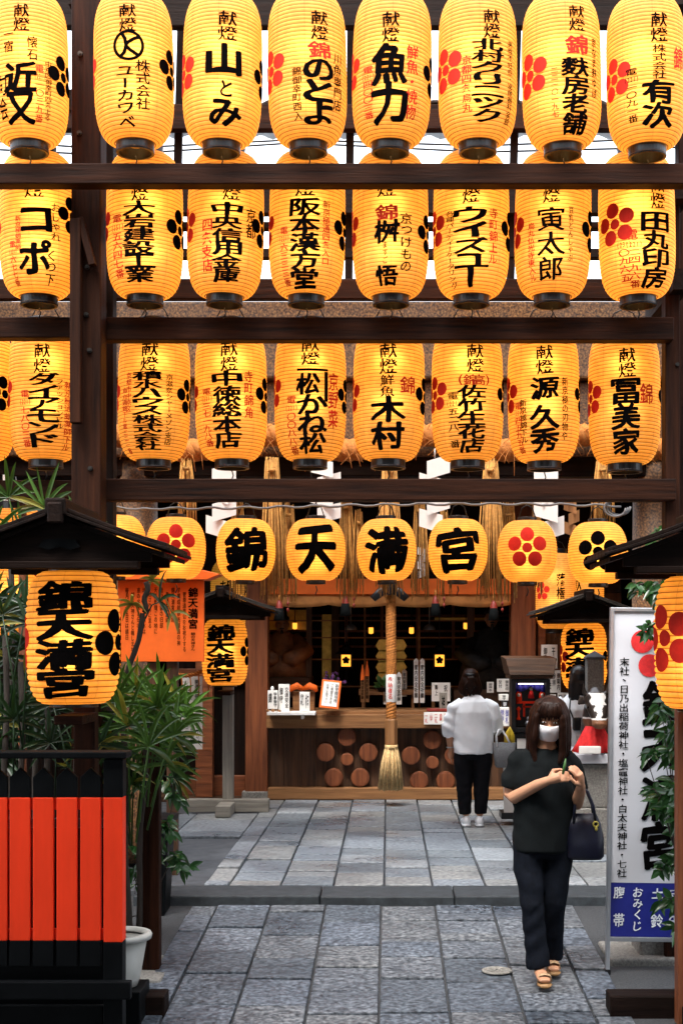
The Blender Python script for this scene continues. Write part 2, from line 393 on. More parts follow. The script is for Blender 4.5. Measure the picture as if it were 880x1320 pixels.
def bm_mesh(bm, name, m, fn, parent, lift=None):
    """map the flat lettering (u, v) through fn to local 3D"""
    if not bm.faces: bm.free(); return None
    for v in bm.verts:
        z = v.co.z; v.co = fn(v.co.x, v.co.y)
        if z: d_ = Vector((v.co.x, v.co.y, 0)) if lift is None else lift; v.co += d_.normalized()*z
    bmesh.ops.recalc_face_normals(bm, faces=bm.faces)
    me = bpy.data.meshes.new(name); bm.to_mesh(me); bm.free(); me.materials.append(MATS[m])
    return link(name, me, parent)
def flat_text(cols, name, m, parent, P0, ux, uz, nrm, off=0.003, brush=0.0):
    """upright lettering on a flat board; cols = (text, u, vtop, vbottom, char width, bold) in metres from P0 (a parent-local point)"""
    bm = bmesh.new()
    for t, u, v0, v1, cw, bold in cols:
        tk = tokens(t); p = (v0-v1)/len(tk)
        for i, ch in enumerate(tk): put(bm, ch, u, v0-(i+0.5)*p, cw, p*0.98, bold, brush)
    P0 = Vector(P0); ux = Vector(ux); uz = Vector(uz); nrm = Vector(nrm)
    return bm_mesh(bm, name, m, lambda u, v: P0+ux*u+uz*v+nrm*off, parent, nrm)

# ------------------------------------------------------------------ paper lanterns
def profile(Rm, Hh, re, p, q):
    def r(z):
        t = min(1, abs(2*z/Hh)); return re+(Rm-re)*max(0, 1-t**p)**(1/q)
    return r
SH = {}
def shade_mesh(key, Rm, Hh, re, p, q, ribs, bulge, ribw=0.19, nseg=44):
    if key not in SH:
        r = profile(Rm, Hh, re, p, q); prof = []; mis = []
        # ribs are spaced evenly along the curved side
        zs = []; K = 600; L = [0]
        for i in range(1, K+1):
            z0 = -Hh/2+Hh*(i-1)/K; z1 = -Hh/2+Hh*i/K; L.append(L[-1]+math.hypot(r(z1)-r(z0), z1-z0))
        def zat(s):
            lo = 0
            for i in range(1, K+1):
                if L[i] >= s: 
                    f = (s-L[i-1])/max(1e-9, L[i]-L[i-1]); return -Hh/2+Hh*(i-1+f)/K
            return Hh/2
        for i in range(ribs):
            for f, b in ((0, 0), (ribw, 0.12), (0.36, 0.85), (0.58, 1.0), (0.8, 0.85)):
                z = zat(L[-1]*(i+f)/ribs); prof.append((r(z)+bulge*b, z)); mis.append(1 if f == 0 else 0)
        prof.append((r(Hh/2), Hh/2))
        mb = MB().lathe(prof, n=nseg, cap=False, mis=mis)
        me = bpy.data.meshes.new('paper_shade'); me.from_pydata(mb.v, [], mb.f)
        me.materials.append(MATS['lantern_paper']); me.materials.append(MATS['lantern_rib'])
        me.polygons.foreach_set('material_index', mb.m); me.polygons.foreach_set('use_smooth', [True]*len(mb.f)); me.update()
        SH[key] = (me, r)
    return SH[key]
RINGS = {}
def ring_mesh(key, r0, h):
    if key not in RINGS:
        mb = MB().lathe([(r0*0.86, 0), (r0, 0), (r0*1.02, h*0.12), (r0, h*0.2), (r0, h*0.85), (r0*1.02, h*0.9), (r0, h), (r0*0.86, h), (r0*0.86, 0)], n=36, cap=False)
        me = bpy.data.meshes.new('ring'); me.from_pydata(mb.v, [], mb.f); me.materials.append(MATS['black'])
        me.polygons.foreach_set('use_smooth', [False]*len(mb.f)); me.update(); RINGS[key] = me
    return RINGS[key]
bulbs = {}
def bulb(parent, z, energy, col=(1, 0.58, 0.17), rad=0.075):
    k = (energy, col, rad)
    if k not in bulbs:
        l = bpy.data.lights.new('bulb', 'POINT'); l.energy = energy; l.color = col; l.shadow_soft_size = rad; bulbs[k] = l
    o = bpy.data.objects.new('bulb', bulbs[k]); COL.objects.link(o); o.parent = parent; o.location = (0, 0, z)
TYPES = {  # key: R, height, end radius, p, q, ribs, bulge, ring radius, ring height
    'long': (0.214, 0.81, 0.108, 4.3, 1.95, 42, 0.0032, 0.104, 0.062),
    'round': (0.2, 0.415, 0.085, 2.3, 1.9, 28, 0.0018, 0.066, 0.036),
    'shelter': (0.226, 0.66, 0.13, 3.6, 2.1, 24, 0.006, 0.12, 0.03),
}
def lantern(kindk, cx, cyp, Y, label, texts=(), crests=(), marks=None, energy=8, group=None, cat='lantern', name='paper_lantern', hook=True, bz=(0.16, -0.12), loc=None):
    """texts: (string, px, py_top, py_bottom, char width px, 'k'|'r', bold) as they stand in the photograph, solved onto the curved paper;
       crests: (angle in degrees from the front, py, radius m, 'k'|'r', spin)"""
    Rm, Hh, re, p, q, ribs, bulge, rr, rh = TYPES[kindk]
    me, rf = shade_mesh(kindk, Rm, Hh, re, p, q, ribs, bulge)
    c = W(cx, cyp, Y) if loc is None else Vector(loc)
    t = thing(name, c, label, cat, group); t.rotation_euler = (random.uniform(-.01, .01), random.uniform(-.02, .02), 0)
    link('paper_shade', me, t)
    rg = ring_mesh((rr, rh), rr, rh)
    a = link('bottom_ring', rg, t); a.location = (0, 0, -Hh/2-rh+0.012)
    a = link('top_ring', rg, t); a.location = (0, 0, Hh/2-0.012)
    if hook:
        mb = MB(); zt = Hh/2+rh
        mb.tube([(-rr*0.9, 0, zt-0.02), (-rr*0.55, 0, zt+0.05), (0, 0, zt+0.075), (rr*0.55, 0, zt+0.05), (rr*0.9, 0, zt-0.02)], 0.004, 6)
        mb.tube([(0, 0, zt+0.07), (0.01, 0, zt+0.1), (0, 0, zt+0.15)], 0.005, 6)
        mb.tube([(0, 0, -Hh/2-rh), (0.008, 0, -Hh/2-rh-0.03), (-0.004, 0, -Hh/2-rh-0.06)], 0.004, 6)
        mb.build('hook', 'black', t, local=True)
    fr = lambda z: rf(z)+bulge*1.05+0.0022
    bms = {'k': bmesh.new(), 'r': bmesh.new()}
    cb = {'k': bmesh.new(), 'r': bmesh.new()}
    def solve(px, py):
        th = 0; z = 0
        for _ in range(8):
            rad = rf(z); d = Y-rad*math.cos(th)
            z = (CZ-(py-HY)*d/F)-c.z; z = max(-Hh*0.48, min(Hh*0.48, z))
            x = (px-HX)*d/F-c.x; th = math.asin(max(-0.97, min(0.97, x/rad)))
        return th, z
    for s, px, p0, p1, cw, ck, bold in texts:
        th, z0 = solve(px, p0); _, z1 = solve(px, p1)
        u = th*Rm; wd = cw*(Y-Rm)/F/max(0.5, math.cos(th)*0.6+0.4)
        tk = tokens(s); pit = (z0-z1)/len(tk)
        for i, ch in enumerate(tk):
            put(bms[ck], ch, u, z0-(i+0.5)*pit, wd*1.04, pit*(1.0 if wd > 0.06 else 0.98), bold if bold > 0.012 else 0.013, 0.065 if wd > 0.06 else 0.04, fill=(bold > 0.025))
    for ang, py, cr, ck, spin in crests:
        _, z = solve(cx, py); crest(cb[ck], R(ang)*Rm, z, cr, spin)
    if marks: marks(bms, solve, Rm, Y)
    def fn(u, v):
        th = u/Rm; v = max(-Hh*0.495, min(Hh*0.495, v)); rr_ = fr(v); return Vector((rr_*math.sin(th), -rr_*math.cos(th), v))
    for b in (bms, cb):
        for k in b: grid_cut(b[k], 0.02, 0.02)
    bm_mesh(bms['k'], 'lettering', 'ink', fn, t); o = bm_mesh(bms['r'], 'lettering', 'redink', fn, t)
    if o: o['label'] = 'red lettering'
    o = bm_mesh(cb['k'], 'plum_crest', 'ink', fn, t)
    if o: o['label'] = 'black plum crest'
    o = bm_mesh(cb['r'], 'plum_crest', 'redink', fn, t)
    if o: o['label'] = 'red plum crest'
    for z in bz: bulb(t, z, energy/len(bz))
    return t
LE = 1.35   # watts of a lantern bulb

def pxb(mb, x0, y0, x1, y1, Y, d, mi=0):
    """box whose front face at distance Y covers that rectangle of the photograph, d deep"""
    a = W(x0, y1, Y); b = W(x1, y0, Y); return mb.box((a.x, Y, a.z), (b.x, Y+d, b.z), mi)

# ------------------------------------------------------------------ ground and paving
mb = MB()
ys = [-40, 4, 9.57]
for i in range(2):
    y0, y1 = ys[i], ys[i+1]; z0 = gz(3.99) if i == 0 else gz(4.01); z0 = -0.2316 if i == 0 else gz(4.001); z1 = -0.2316 if i == 0 else 0.1026
    mb.add([(-60, y0, z0), (60, y0, z0), (60, y1, z1), (-60, y1, z1)], [(0, 1, 2, 3)])
mb.add([(-60, 9.57, 0.1026), (60, 9.57, 0.1026), (60, 90, 0.1026), (-60, 90, 0.1026)], [(0, 1, 2, 3)])
kind(mb.build('ground', 'asphalt'), 'structure')
mb = MB(); mb.box((-3.4, 9.96, 0.09), (3.2, 16, ZU-0.035)); kind(mb.build('court_ground', 'concrete'), 'structure')
def slabs(cols, y0, y1, zf, m, name, rmin, rmax, gap, seed, gapm, th=0.09, border=()):
    rnd = random.Random(seed); mb = MB()
    for i in range(len(cols)-1):
        xa, xb = cols[i], cols[i+1]; y = y0-rnd.uniform(0, rmax)
        while y < y1:
            L = rnd.uniform(rmin, rmax)*(1.25 if i in border else 1)
            if rnd.random() < 0.16: L *= 0.55
            ya, yb = max(y, y0), min(y+L, y1); y += L
            if yb-ya < 0.05: continue
            dz = rnd.uniform(-0.006, 0.006); tl = rnd.uniform(-0.003, 0.003); g = gap/2
            j = [rnd.uniform(-0.006, 0.006) for _ in range(4)]
            p = [(xa+g, ya+g*2.2+j[0], zf(ya)+dz), (xb-g, ya+g*2.2+j[1], zf(ya)+dz+tl), (xb-g, yb-g*2.2+j[2], zf(yb)+dz+tl), (xa+g, yb-g*2.2+j[3], zf(yb)+dz)]
            q = [(a, b, c-th) for a, b, c in p]
            mb.add(q+p, [(0,3,2,1),(4,5,6,7),(0,1,5,4),(1,2,6,5),(2,3,7,6),(3,0,4,7)])
    return kind(mb.build(name, m, None, 0.006), 'structure')
lowc = [(px-500)*9.57/F for px in (248, 282, 350, 420, 491, 560, 632, 700, 737)]
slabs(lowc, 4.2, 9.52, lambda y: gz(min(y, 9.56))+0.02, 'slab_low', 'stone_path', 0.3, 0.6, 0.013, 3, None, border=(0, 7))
upc = [(px-500)*10.03/F for px in (262, 295, 362, 430, 495, 557, 625, 690, 757, 824, 890)]
slabs(upc, 10.0, 15.5, lambda y: ZU, 'slab_up', 'court_paving', 0.35, 0.75, 0.016, 5, None)
slabs([-3.3, -2.6, -1.95, upc[0]], 12.6, 14.3, lambda y: ZU-0.002, 'slab_up', 'side_paving', 0.5, 0.9, 0.013, 8, None)
mb = MB(); rnd = random.Random(2); x = -1.75
while x < 1.5:
    L = rnd.uniform(0.9, 1.3); mb.box((x+0.003, 9.575, 0.0), (x+L-0.003, 9.985, ZU+rnd.uniform(-0.003, 0.003))); x += L
kind(mb.build('kerb', 'kerbstone', None, 0.012), 'structure')
mb = MB(); c = W(640, 1252, 8.0); mb.lathe([(0.086, -0.004), (0.085, 0.004), (0.075, 0.006), (0.06, 0.005), (0.058, 0.001), (0.03, 0.002), (0.0, 0.002)], n=28, cap=False)
for i in range(4): mb.cbox((0, 0, 0.002), (0.1, 0.008, 0.006), 0, Matrix.Rotation(i*PI/4, 3, 'Z'))
o = mb.build('drain_cover', 'stone'); o.location = (c.x, 8.0, gz(8.0)+0.021); tag(o, 'small round metal drain cover set in the lower stone path', 'drain cover')

# ------------------------------------------------------------------ buildings to the sides and the hall
def wall_building(name, x0, x1, y0, y1, z1, label):
    t = thing(name, ((x0+x1)/2, y0, 0.1), label, 'building')
    mb = MB(); mb.box((x0, y0, 0.1), (x1, y1, z1)); mb.build('wall', 'wallplaster', t)
    xe = x1 if x1 < 0 else x0; s = 1 if x1 < 0 else -1
    mb = MB(); y = y0+0.02
    while y < y1-0.1: mb.box((min(xe, xe+s*0.03), y, 0.12), (max(xe, xe+s*0.03), y+0.11, 2.7)); y += 0.13
    mb.build('cladding', 'dark_z', t, 0.004)
    mb = MB(); mb.box((x0-0.25, y0-0.2, z1), (x1+0.25, y1+0.2, z1+0.18)); mb.build('roof', 'rooftile', t, 0.02)
wall_building('side_building', -8.4, -3.4, 8.6, 18, 4.6, 'dark timber clad building behind the palms beside the court')
wall_building('side_building', 2.95, 8, 9.3, 18, 4.4, 'dark timber clad building behind the white sign and shrubs')

hall = thing('shrine_hall', (0, 15.5, ZU), 'dark wooden shrine hall with open front, red brown pillars and carved disc panels', 'shrine')
HYF = 15.5
mb = MB(); mb.box((-3.3, 15.56, 0.1), (2.9, 20, ZU+0.03)); mb.build('floor', 'panel_x', hall)
for x0, x1 in ((316, 345), (658, 690)):
    mb = MB(); pxb(mb, x0, 560, x1, 1022, HYF, 0.25); mb.build('pillar', 'hall_z', hall, 0.012)
    mb = MB(); a = W(x0-4, 1022, HYF); b = W(x1+4, 1022, HYF); mb.box((a.x, HYF-0.04, ZU), (b.x, HYF+0.29, ZU+0.09)); mb.build('pillar_base', 'stone', hall, 0.01)
mb = MB(); pxb(mb, 345, 1016, 658, 1031, HYF-0.06, 0.3); mb.build('sill_beam', 'tan_x', hall, 0.008)
mb = MB(); x = 345
rnd = random.Random(4)
while x < 657:
    wd = rnd.uniform(18, 30); pxb(mb, x+0.25, 936, min(x+wd, 658), 1017, HYF+0.1+rnd.uniform(0, 0.006), 0.03); x += wd
mb.build('front_panel', 'panel_z', hall, 0.003)
mb = MB(); pxb(mb, 343, 921, 660, 939, HYF-0.09, 0.16); mb.build('counter_rail', 'tan_x', hall, 0.008)
mb = MB(); pxb(mb, 345, 916.5, 658, 920.5, HYF-0.02, 0.9); mb.build('counter_top', 'tan_x', hall, 0.004)
k = HYF/F
for cx, cyp in ((447, 979), (557, 983)):
    pos = [(0, 0, 8.2)]+[(29*math.sin(i*2*PI/5), -29*math.cos(i*2*PI/5), 11.8) for i in range(5)]
    for dx, dy, r in pos:
        mb = MB(); c = W(cx+dx, cyp+dy, HYF)
        mb.tube([(c.x, HYF-0.0, c.z), (c.x, HYF+0.1, c.z)], r*k, 28, 0, False)
        mb.tube([(c.x, HYF-0.003, c.z), (c.x, HYF+0.01, c.z)], r*k*0.9, 28, 0, False)
        mb.build('carved_disc', 'hall_z', hall, 0.004)
# lintel, valance, eaves and roof
mb = MB(); pxb(mb, 225, 640, 800, 764, HYF+0.02, 0.2); mb.build('lintel', 'dark_x', hall, 0.01)
mb = MB()
rnd = random.Random(9)
vs = []; n = 60
a = W(345, 783, HYF-0.05); b = W(658, 764, HYF-0.05)
for i in range(n+1):
    t = i/n; x = a.x+(b.x-a.x)*t; yo = 0.012*math.sin(t*70)+0.008*math.sin(t*23); sag = 0.03*abs(math.sin(t*PI*4))**0.7
    for j in range(4): vs.append((x, HYF-0.05+yo*(j/3), b.z+(a.z-b.z-0.0+0.03-sag)*j/3))
mb.add(vs, [(i*4+j, (i+1)*4+j, (i+1)*4+j+1, i*4+j+1) for i in range(n) for j in range(3)], 0, True)
o = mb.build('valance', 'valance', hall); s = o.modifiers.new('s', 'SOLIDIFY'); s.thickness = 0.006
mb = MB(); pxb(mb, 345, 746, 658, 766, HYF-0.08, 0.04); mb.build('red_beam', 'orangeboard', hall, 0.004)
mb = MB()                                              # roof: hipped tiles over a deep eave, seen only between lanterns
z0 = 3.75; mb.add([(-3.9, 14.5, z0), (3.7, 14.5, z0), (3.7, 17.3, 5.3), (-3.9, 17.3, 5.3), (-3.9, 21, z0), (3.7, 21, z0),
        (-3.9, 14.5, z0-0.16), (3.7, 14.5, z0-0.16), (3.7, 17.3, 5.1), (-3.9, 17.3, 5.1), (-3.9, 21, z0-0.16), (3.7, 21, z0-0.16)],
       [(0,1,2,3),(3,2,5,4),(6,9,8,7),(9,10,11,8),(0,6,7,1),(4,5,11,10),(0,3,9,6),(3,4,10,9),(1,7,8,2),(2,8,11,5)])
for i in range(38): x = -3.8+i*0.2; mb.tube([(x, 14.48, z0+0.02), (x, 17.3, 5.33)], 0.05, 6)
mb.build('roof', 'rooftile', hall)
mb = MB()
for i in range(30): x = -3.6+i*0.245; mb.bar((x, 14.6, z0-0.22), (x, 15.6, z0+0.3), 0.06, 0.08)
each(mb, 'rafter', 'hall_y', hall)
mb = MB(); mb.box((-3.3, 19.2, 0.1), (2.9, 19.3, 4.2)); mb.build('back_wall', 'dark_z', hall)
mb = MB(); mb.box((-3.35, 15.75, 0.1), (-3.25, 19.2, 4.2)); mb.box((2.85, 15.75, 0.1), (2.95, 19.2, 4.2)); each(mb, 'side_wall', 'dark_z', hall)
mb = MB(); mb.box((-3.3, 15.75, 3.0), (2.9, 19.2, 3.06)); mb.build('ceiling_boards', 'dark_x', hall)
# lattice and inner posts behind the counter
mb = MB()
for px in (358, 470, 540, 610): pxb(mb, px-1.2, 784, px+1.2, 918, 16.9, 0.02)
for py in (800, 822, 850, 885): pxb(mb, 345, py-0.9, 658, py+0.9, 16.88, 0.02)
mb.build('lattice', 'tan_x', hall)
for px, wd in ((398, 7), (606, 8), (432, 9)):
    mb = MB(); pxb(mb, px-wd/2, 770, px+wd/2, 920, 16.5 if wd < 9 else 17.6, 0.08); mb.build('inner_post', 'panel_z', hall)
mb = MB()
for i in range(7): pxb(mb, 352+i*46, 776, 356+i*46, 850, 18.6, 0.05)
for py in (792, 812, 832): pxb(mb, 345, py, 658, py+3, 18.62, 0.04)
mb.build('rear_screen', 'hall_z', hall)
mb = MB(); pxb(mb, 345, 786, 400, 812, 18.2, 0.03); pxb(mb, 560, 796, 640, 800, 18.2, 0.03); pxb(mb, 415, 792, 427, 900, 18.4, 0.02); each(mb, 'gilt_panel', 'gold', hall)
# wing walls left and right of the open bay
mb = MB(); pxb(mb, 222, 800, 316, 1030, HYF+0.2, 0.08); mb.build('wing_wall', 'dark_z', hall)
mb = MB(); pxb(mb, 690, 760, 800, 1040, HYF+0.2, 0.08); mb.build('wing_wall', 'panel_z', hall)
mb = MB()
for py in (795, 862, 935): pxb(mb, 690, py, 800, py+9, HYF+0.12, 0.08)
pxb(mb, 693, 760, 703, 1030, HYF+0.1, 0.1)
each(mb, 'wall_rail', 'hall_x', hall, 0.006)
mb = MB()
pxb(mb, 222, 1000, 316, 1026, HYF+0.1, 0.1); pxb(mb, 252, 820, 274, 1028, HYF-0.1, 0.15); pxb(mb, 222, 862, 316, 872, HYF+0.08, 0.1); each(mb, 'wall_rail', 'hall_x', hall, 0.006)

# ------------------------------------------------------------------ stone torii and its rope
tor = thing('stone_torii', (0.08, 11.2, ZU), 'speckled brown granite torii gate carrying the straw rope behind the lanterns', 'gate')
TY = 11.0
for px in (176, 842):
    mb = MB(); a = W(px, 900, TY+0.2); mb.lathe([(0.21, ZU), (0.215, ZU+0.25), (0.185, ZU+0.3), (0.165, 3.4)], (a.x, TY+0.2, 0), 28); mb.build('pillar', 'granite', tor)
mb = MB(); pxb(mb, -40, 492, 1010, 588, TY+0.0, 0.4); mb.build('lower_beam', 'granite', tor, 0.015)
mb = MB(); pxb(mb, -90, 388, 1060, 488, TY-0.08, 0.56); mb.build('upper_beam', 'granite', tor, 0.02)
mb = MB(); pxb(mb, -40, 588.5, 1010, 614, TY+0.06, 0.3); mb.build('under_beam', 'dark_x', tor, 0.01)

def twist(mb, pts, r, strands=3, turns=9, n=8, mi=0):
    """a rope: strands wound about the line through pts"""
    pts = [Vector(p) for p in pts]; L = len(pts)
    M = 26*max(1, turns//3)
    for s in range(strands):
        line = []
        for i in range(M+1):
            t = i/M*(L-1); k = min(int(t), L-2); f = t-k
            p0 = pts[max(k-1, 0)]; p1 = pts[k]; p2 = pts[k+1]; p3 = pts[min(k+2, L-1)]
            p = 0.5*((2*p1)+(p2-p0)*f+(2*p0-5*p1+4*p2-p3)*f*f+(3*p1-p0-3*p2+p3)*f**3)
            d = (p2-p1).normalized(); u = d.cross(Vector((0, 1, 0)))
            if u.length < 0.2: u = d.cross(Vector((1, 0, 0)))
            u.normalize(); v = d.cross(u); a = 2*PI*(s/strands+i/M*turns)
            line.append(p+u*(r*0.55*math.cos(a))+v*(r*0.55*math.sin(a)))
        mb.tube(line, r*0.56, n, mi)
mb = MB(); pts = []
for i, px in enumerate(range(150, 871, 40)):
    ph = ((px-500)/200.0); py = 571+10*math.cos(2*PI*(px-345)/205.0)*-1
    pts.append(W(px, py, TY-0.14))
twist(mb, pts, 0.085, 3, 22)
rnd = random.Random(3)
for i in range(160):                                   # loose straw ends
    k = rnd.uniform(0, len(pts)-1.01); p = pts[int(k)].lerp(pts[int(k)+1], k-int(k))
    a = rnd.uniform(0, 2*PI); d = Vector((rnd.uniform(-1, 1), -0.3, rnd.uniform(-1, 0.6))).normalized()
    q = p+Vector((0, -0.06, 0)); mb.tube([q, q+d*0.1, q+d*rnd.uniform(0.13, 0.24)+Vector((0, 0, -0.03))], 0.0025, 4)
single('straw_rope', mb, 'rope', 'thick twisted straw rope looped along the torii behind the third lantern row', 'rope')

def straw_bunch(px, p0, p1, wpx, n, Y, label, flare=1.0, seed=0):
    rnd = random.Random(px*7+seed); mb = MB()
    for i in range(n):
        a = rnd.uniform(-1, 1); z0 = W(px+a*wpx*0.25, p0+rnd.uniform(-4, 4), Y); z1 = W(px+a*wpx*0.5*flare+rnd.uniform(-3, 3), p1+rnd.uniform(-14, 8), Y)
        dy = rnd.uniform(-0.05, 0.05); z0.y += dy*0.4; z1.y += dy
        mid = z0.lerp(z1, 0.55)+Vector((a*0.012, 0, 0))
        mb.tube([z0, mid, z1], [0.006, 0.0055, 0.004], 5)
    mb.tube([W(px-wpx*0.14, p0+14, Y-0.04), W(px+wpx*0.14, p0+14, Y-0.04)], 0.014, 6)
    return single('straw_tassel', mb, 'straw', label, 'tassel', 'straw tassels hanging from the torii rope')
BUN = [(350, 592, 768, 34, 46, 'full straw tassel hanging between the 錦 and 天 round lanterns'),
       (502, 590, 766, 30, 40, 'straw tassel hanging behind the 満 lantern above the bell rope'),
       (632, 592, 768, 34, 46, 'full straw tassel hanging between the 宮 lantern and the red plum lantern'),
       (306, 640, 768, 26, 18, 'sparse straw tassel left of the 錦 round lantern'),
       (372, 650, 770, 22, 16, 'short sparse straw strands hanging under the left edge of the 天 lantern'),
       (446, 640, 770, 26, 20, 'sparse straw tassel hanging between the 天 and 満 lanterns'),
       (462, 660, 768, 16, 12, 'thin straw strands beside the left edge of the 満 lantern'),
       (540, 645, 768, 26, 20, 'sparse straw tassel hanging between the 満 and 宮 lanterns'),
       (572, 660, 770, 20, 14, 'thin straw strands just below the left of the 宮 lantern'),
       (655, 650, 770, 26, 20, 'sparse straw tassel left of the red plum round lantern'),
       (690, 640, 764, 20, 14, 'thin straw strands behind the red plum round lantern'),
       (776, 592, 690, 30, 30, 'straw tassel hanging above the black plum round lantern'),
       (240, 590, 690, 30, 26, 'straw tassel hanging above the red plum lantern near the left shelter')]
for i, (px, a, b, wp, n, lb) in enumerate(BUN):
    straw_bunch(px, a, b, wp, n, TY-0.18 if n > 24 else TY+0.1, lb, seed=i)

def shide(px, p0, p1, wpx, Y, label, m='shidepaper', side=1):
    mb = MB(); k = Y/F; n = 4; h = (p1-p0)/n
    for i in range(n):
        s = side*(1 if i % 2 == 0 else -1); ya = p0+i*h*0.98; x0 = px-wpx/2+s*wpx*0.16; x1 = px+wpx/2+s*wpx*0.16; sl = -s*h*0.42
        P = [W(x0, ya-sl*0.5, Y), W(x1, ya+sl*0.5, Y), W(x1, ya+h+sl*0.5, Y), W(x0, ya+h-sl*0.5, Y)]
        dy = 0.012*(i % 2)+0.006*i
        tw = 0.05*s
        P = [p+Vector((0, dy+(tw if j in (1, 2) else -tw)*0.5, 0)) for j, p in enumerate(P)]
        Q = [p+Vector((0, 0.003, 0)) for p in P]
        mb.add(P+Q, [(0,3,2,1),(4,5,6,7),(0,1,5,4),(1,2,6,5),(2,3,7,6),(3,0,4,7)])
    t = W(px, p0, Y); mb.tube([t+Vector((0, 0, 0.07)), t], 0.004, 5)
    return single('paper_streamer', mb, m, label, 'paper streamer', 'zigzag paper streamers hanging from the torii rope')
SY = TY-0.3
for a in ((284, 600, 692, 30, 'white zigzag paper streamer left of the 錦 lantern', 1), (419, 592, 672, 30, 'white zigzag paper streamer above the 天 and 満 lanterns', -1),
          (560, 590, 684, 30, 'white zigzag paper streamer above the 宮 lantern', 1), (708, 598, 694, 30, 'white zigzag paper streamer right of the red plum lantern', -1)):
    shide(a[0], a[1], a[2], a[3], SY, a[4], side=a[5])
shide(737, 630, 690, 15, SY+0.1, 'narrow tan paper streamer left of the black plum lantern', 'tan_z')
shide(543, 706, 744, 12, 13.2, 'small white paper streamer hanging low between the 満 and 宮 lanterns', 'shidepaper', -1)

# ------------------------------------------------------------------ timber lantern rack
rack = thing('lantern_rack', (0, 8, 0), 'tall dark brown timber rack holding three rows of lanterns over the path', 'rack')
def part(name, boxes, m, parent, bevel=0.006):
    mb = MB()
    for b in boxes: pxb(mb, *b)
    return mb.build(name, m, parent, bevel)
part('beam', [(-60, 210, 940, 236.5, 7.66, 0.11)], 'rack_x', rack)
part('beam', [(-60, 408.5, 95, 435, 8.09, 0.11), (95, 408.5, 868, 438, 8.09, 0.11)], 'rack_x', rack)
part('beam', [(129, 617, 871, 645, 8.14, 0.12)], 'rack_x', rack)
part('beam', [(-60, 619, 95, 642, 8.5, 0.1)], 'rack_x', rack)
mb = MB(); a = W(92, 0, 7.9); b = W(130, 0, 7.9); mb.box((a.x, 7.9, 0.0), (b.x, 8.07, 6.2)); mb.build('post', 'rack_z', rack, 0.008)
mb = MB(); a = W(128, 0, 8.55); b = W(146, 0, 8.55); mb.box((a.x, 8.55, 0.05), (b.x, 8.67, 6.2)); mb.build('post', 'dark_z', rack, 0.006)
mb = MB(); a = W(857, 0, 8.2); b = W(876, 0, 8.2); mb.box((a.x, 8.2, 0.02), (b.x, 8.32, W(0, 222, 8.2).z)); mb.build('post', 'rack_z', rack, 0.006)
mb = MB(); a = W(874, 0, 8.6); b = W(892, 0, 8.6); mb.box((a.x, 8.6, 0.02), (b.x, 8.72, 6.2)); mb.build('post', 'rack_z', rack, 0.006)
for py, h, Y, m in ((13, 40, 8.75, 'dark_x'), (150, 32, 8.9, 'rack_x'), (258, 34, 9.0, 'dark_x'), (326, 12, 9.1, 'dark_x'), (290, 9, 9.3, 'rack_x'), (372, 26, 9.0, 'rack_x')):
    part('rail', [(-100, py-h/2, 990, py+h/2, Y, 0.08)], m, rack)
for px in (-20, 232, 452, 668):
    mb = MB(); a = W(px, 20, 8.9); b = W(px+rnd.uniform(-14, 14), 380, 9.2); mb.bar((a.x, 8.98, a.z), (b.x, 9.15, b.z), 0.05, 0.04, 0, (0, 1, 0)); mb.build('strut', 'dark_z', rack)
for px in (110, 868):
    for py in (14, 147, 258, 372):
        a = W(px, py, 8.3); mb = MB(); mb.box((a.x-0.05, 8.08, a.z-0.06), (a.x+0.05, 8.95, a.z+0.06)); mb.build('bearer', 'dark_y', rack)
part('brace', [(90, 281, 104, 545, 7.8, 0.06), (100, 290, 106, 545, 7.86, 0.03)], 'rack_z', rack)
mb = MB(); mb.bar(W(104, 282, 7.84), W(120, 342, 7.84), 0.035, 0.06, 0, (0, 1, 0)); mb.build('brace', 'rack_z', rack)
mb = MB()
for px, py in ((104, 70), (103, 172), (116, 452), (117, 604), (113, 345), (112, 406)):
    c = W(px, py, 7.9); mb.tube([(c.x, 7.915, c.z), (c.x, 7.885, c.z)], 0.014, 10, 0, False); mb.tube([(c.x, 7.885, c.z), (c.x, 7.875, c.z)], 0.008, 8, 0, False)
for px, py in ((872, 470), (866, 620)):
    c = W(px, py, 8.2); mb.tube([(c.x, 8.21, c.z), (c.x, 8.185, c.z)], 0.012, 10, 0, False)
each(mb, 'bolt', 'bronze', rack)
# corrugated eave and cables seen against the sky
mb = MB(); vs = []; n = 260
for i in range(n+1):
    x = -4.5+9.5*i/n; zz = 0.018*math.sin(i*1.15)
    for yy, zo in ((10.2, 0), (11.6, 0.25)): vs.append((x, yy, W(0, 131, 10.2).z+zz+zo))
mb.add(vs, [(2*i, 2*i+1, 2*i+3, 2*i+2) for i in range(n)], 0, True)
o = single('corrugated_eave', mb, 'rooftin', 'grey corrugated roof edge crossing behind the top lantern row', 'roof edge'); s = o.modifiers.new('s', 'SOLIDIFY'); s.thickness = 0.004
single('eave_beam', pxb(MB(), -200, 134, 1100, 162, 10.25, 0.12), 'dark_x', 'dark timber beam under the corrugated roof edge behind the top lanterns', 'beam')
for i, (y0, y1, y2, lb) in enumerate(((176, 186, 180, 'thin black cable crossing the sky just below the top lantern row'), (188, 194, 184, 'lower black cable crossing the pale sky above the first beam'))):
    mb = MB(); mb.tube([W(-100+240*k, (y0, y1, y2, y1-4, y0+2)[k % 5]+(6 if k % 2 else 0), 9.9+0.1*i) for k in range(6)], 0.008, 6); single('cable', mb, 'black', lb, 'cable')

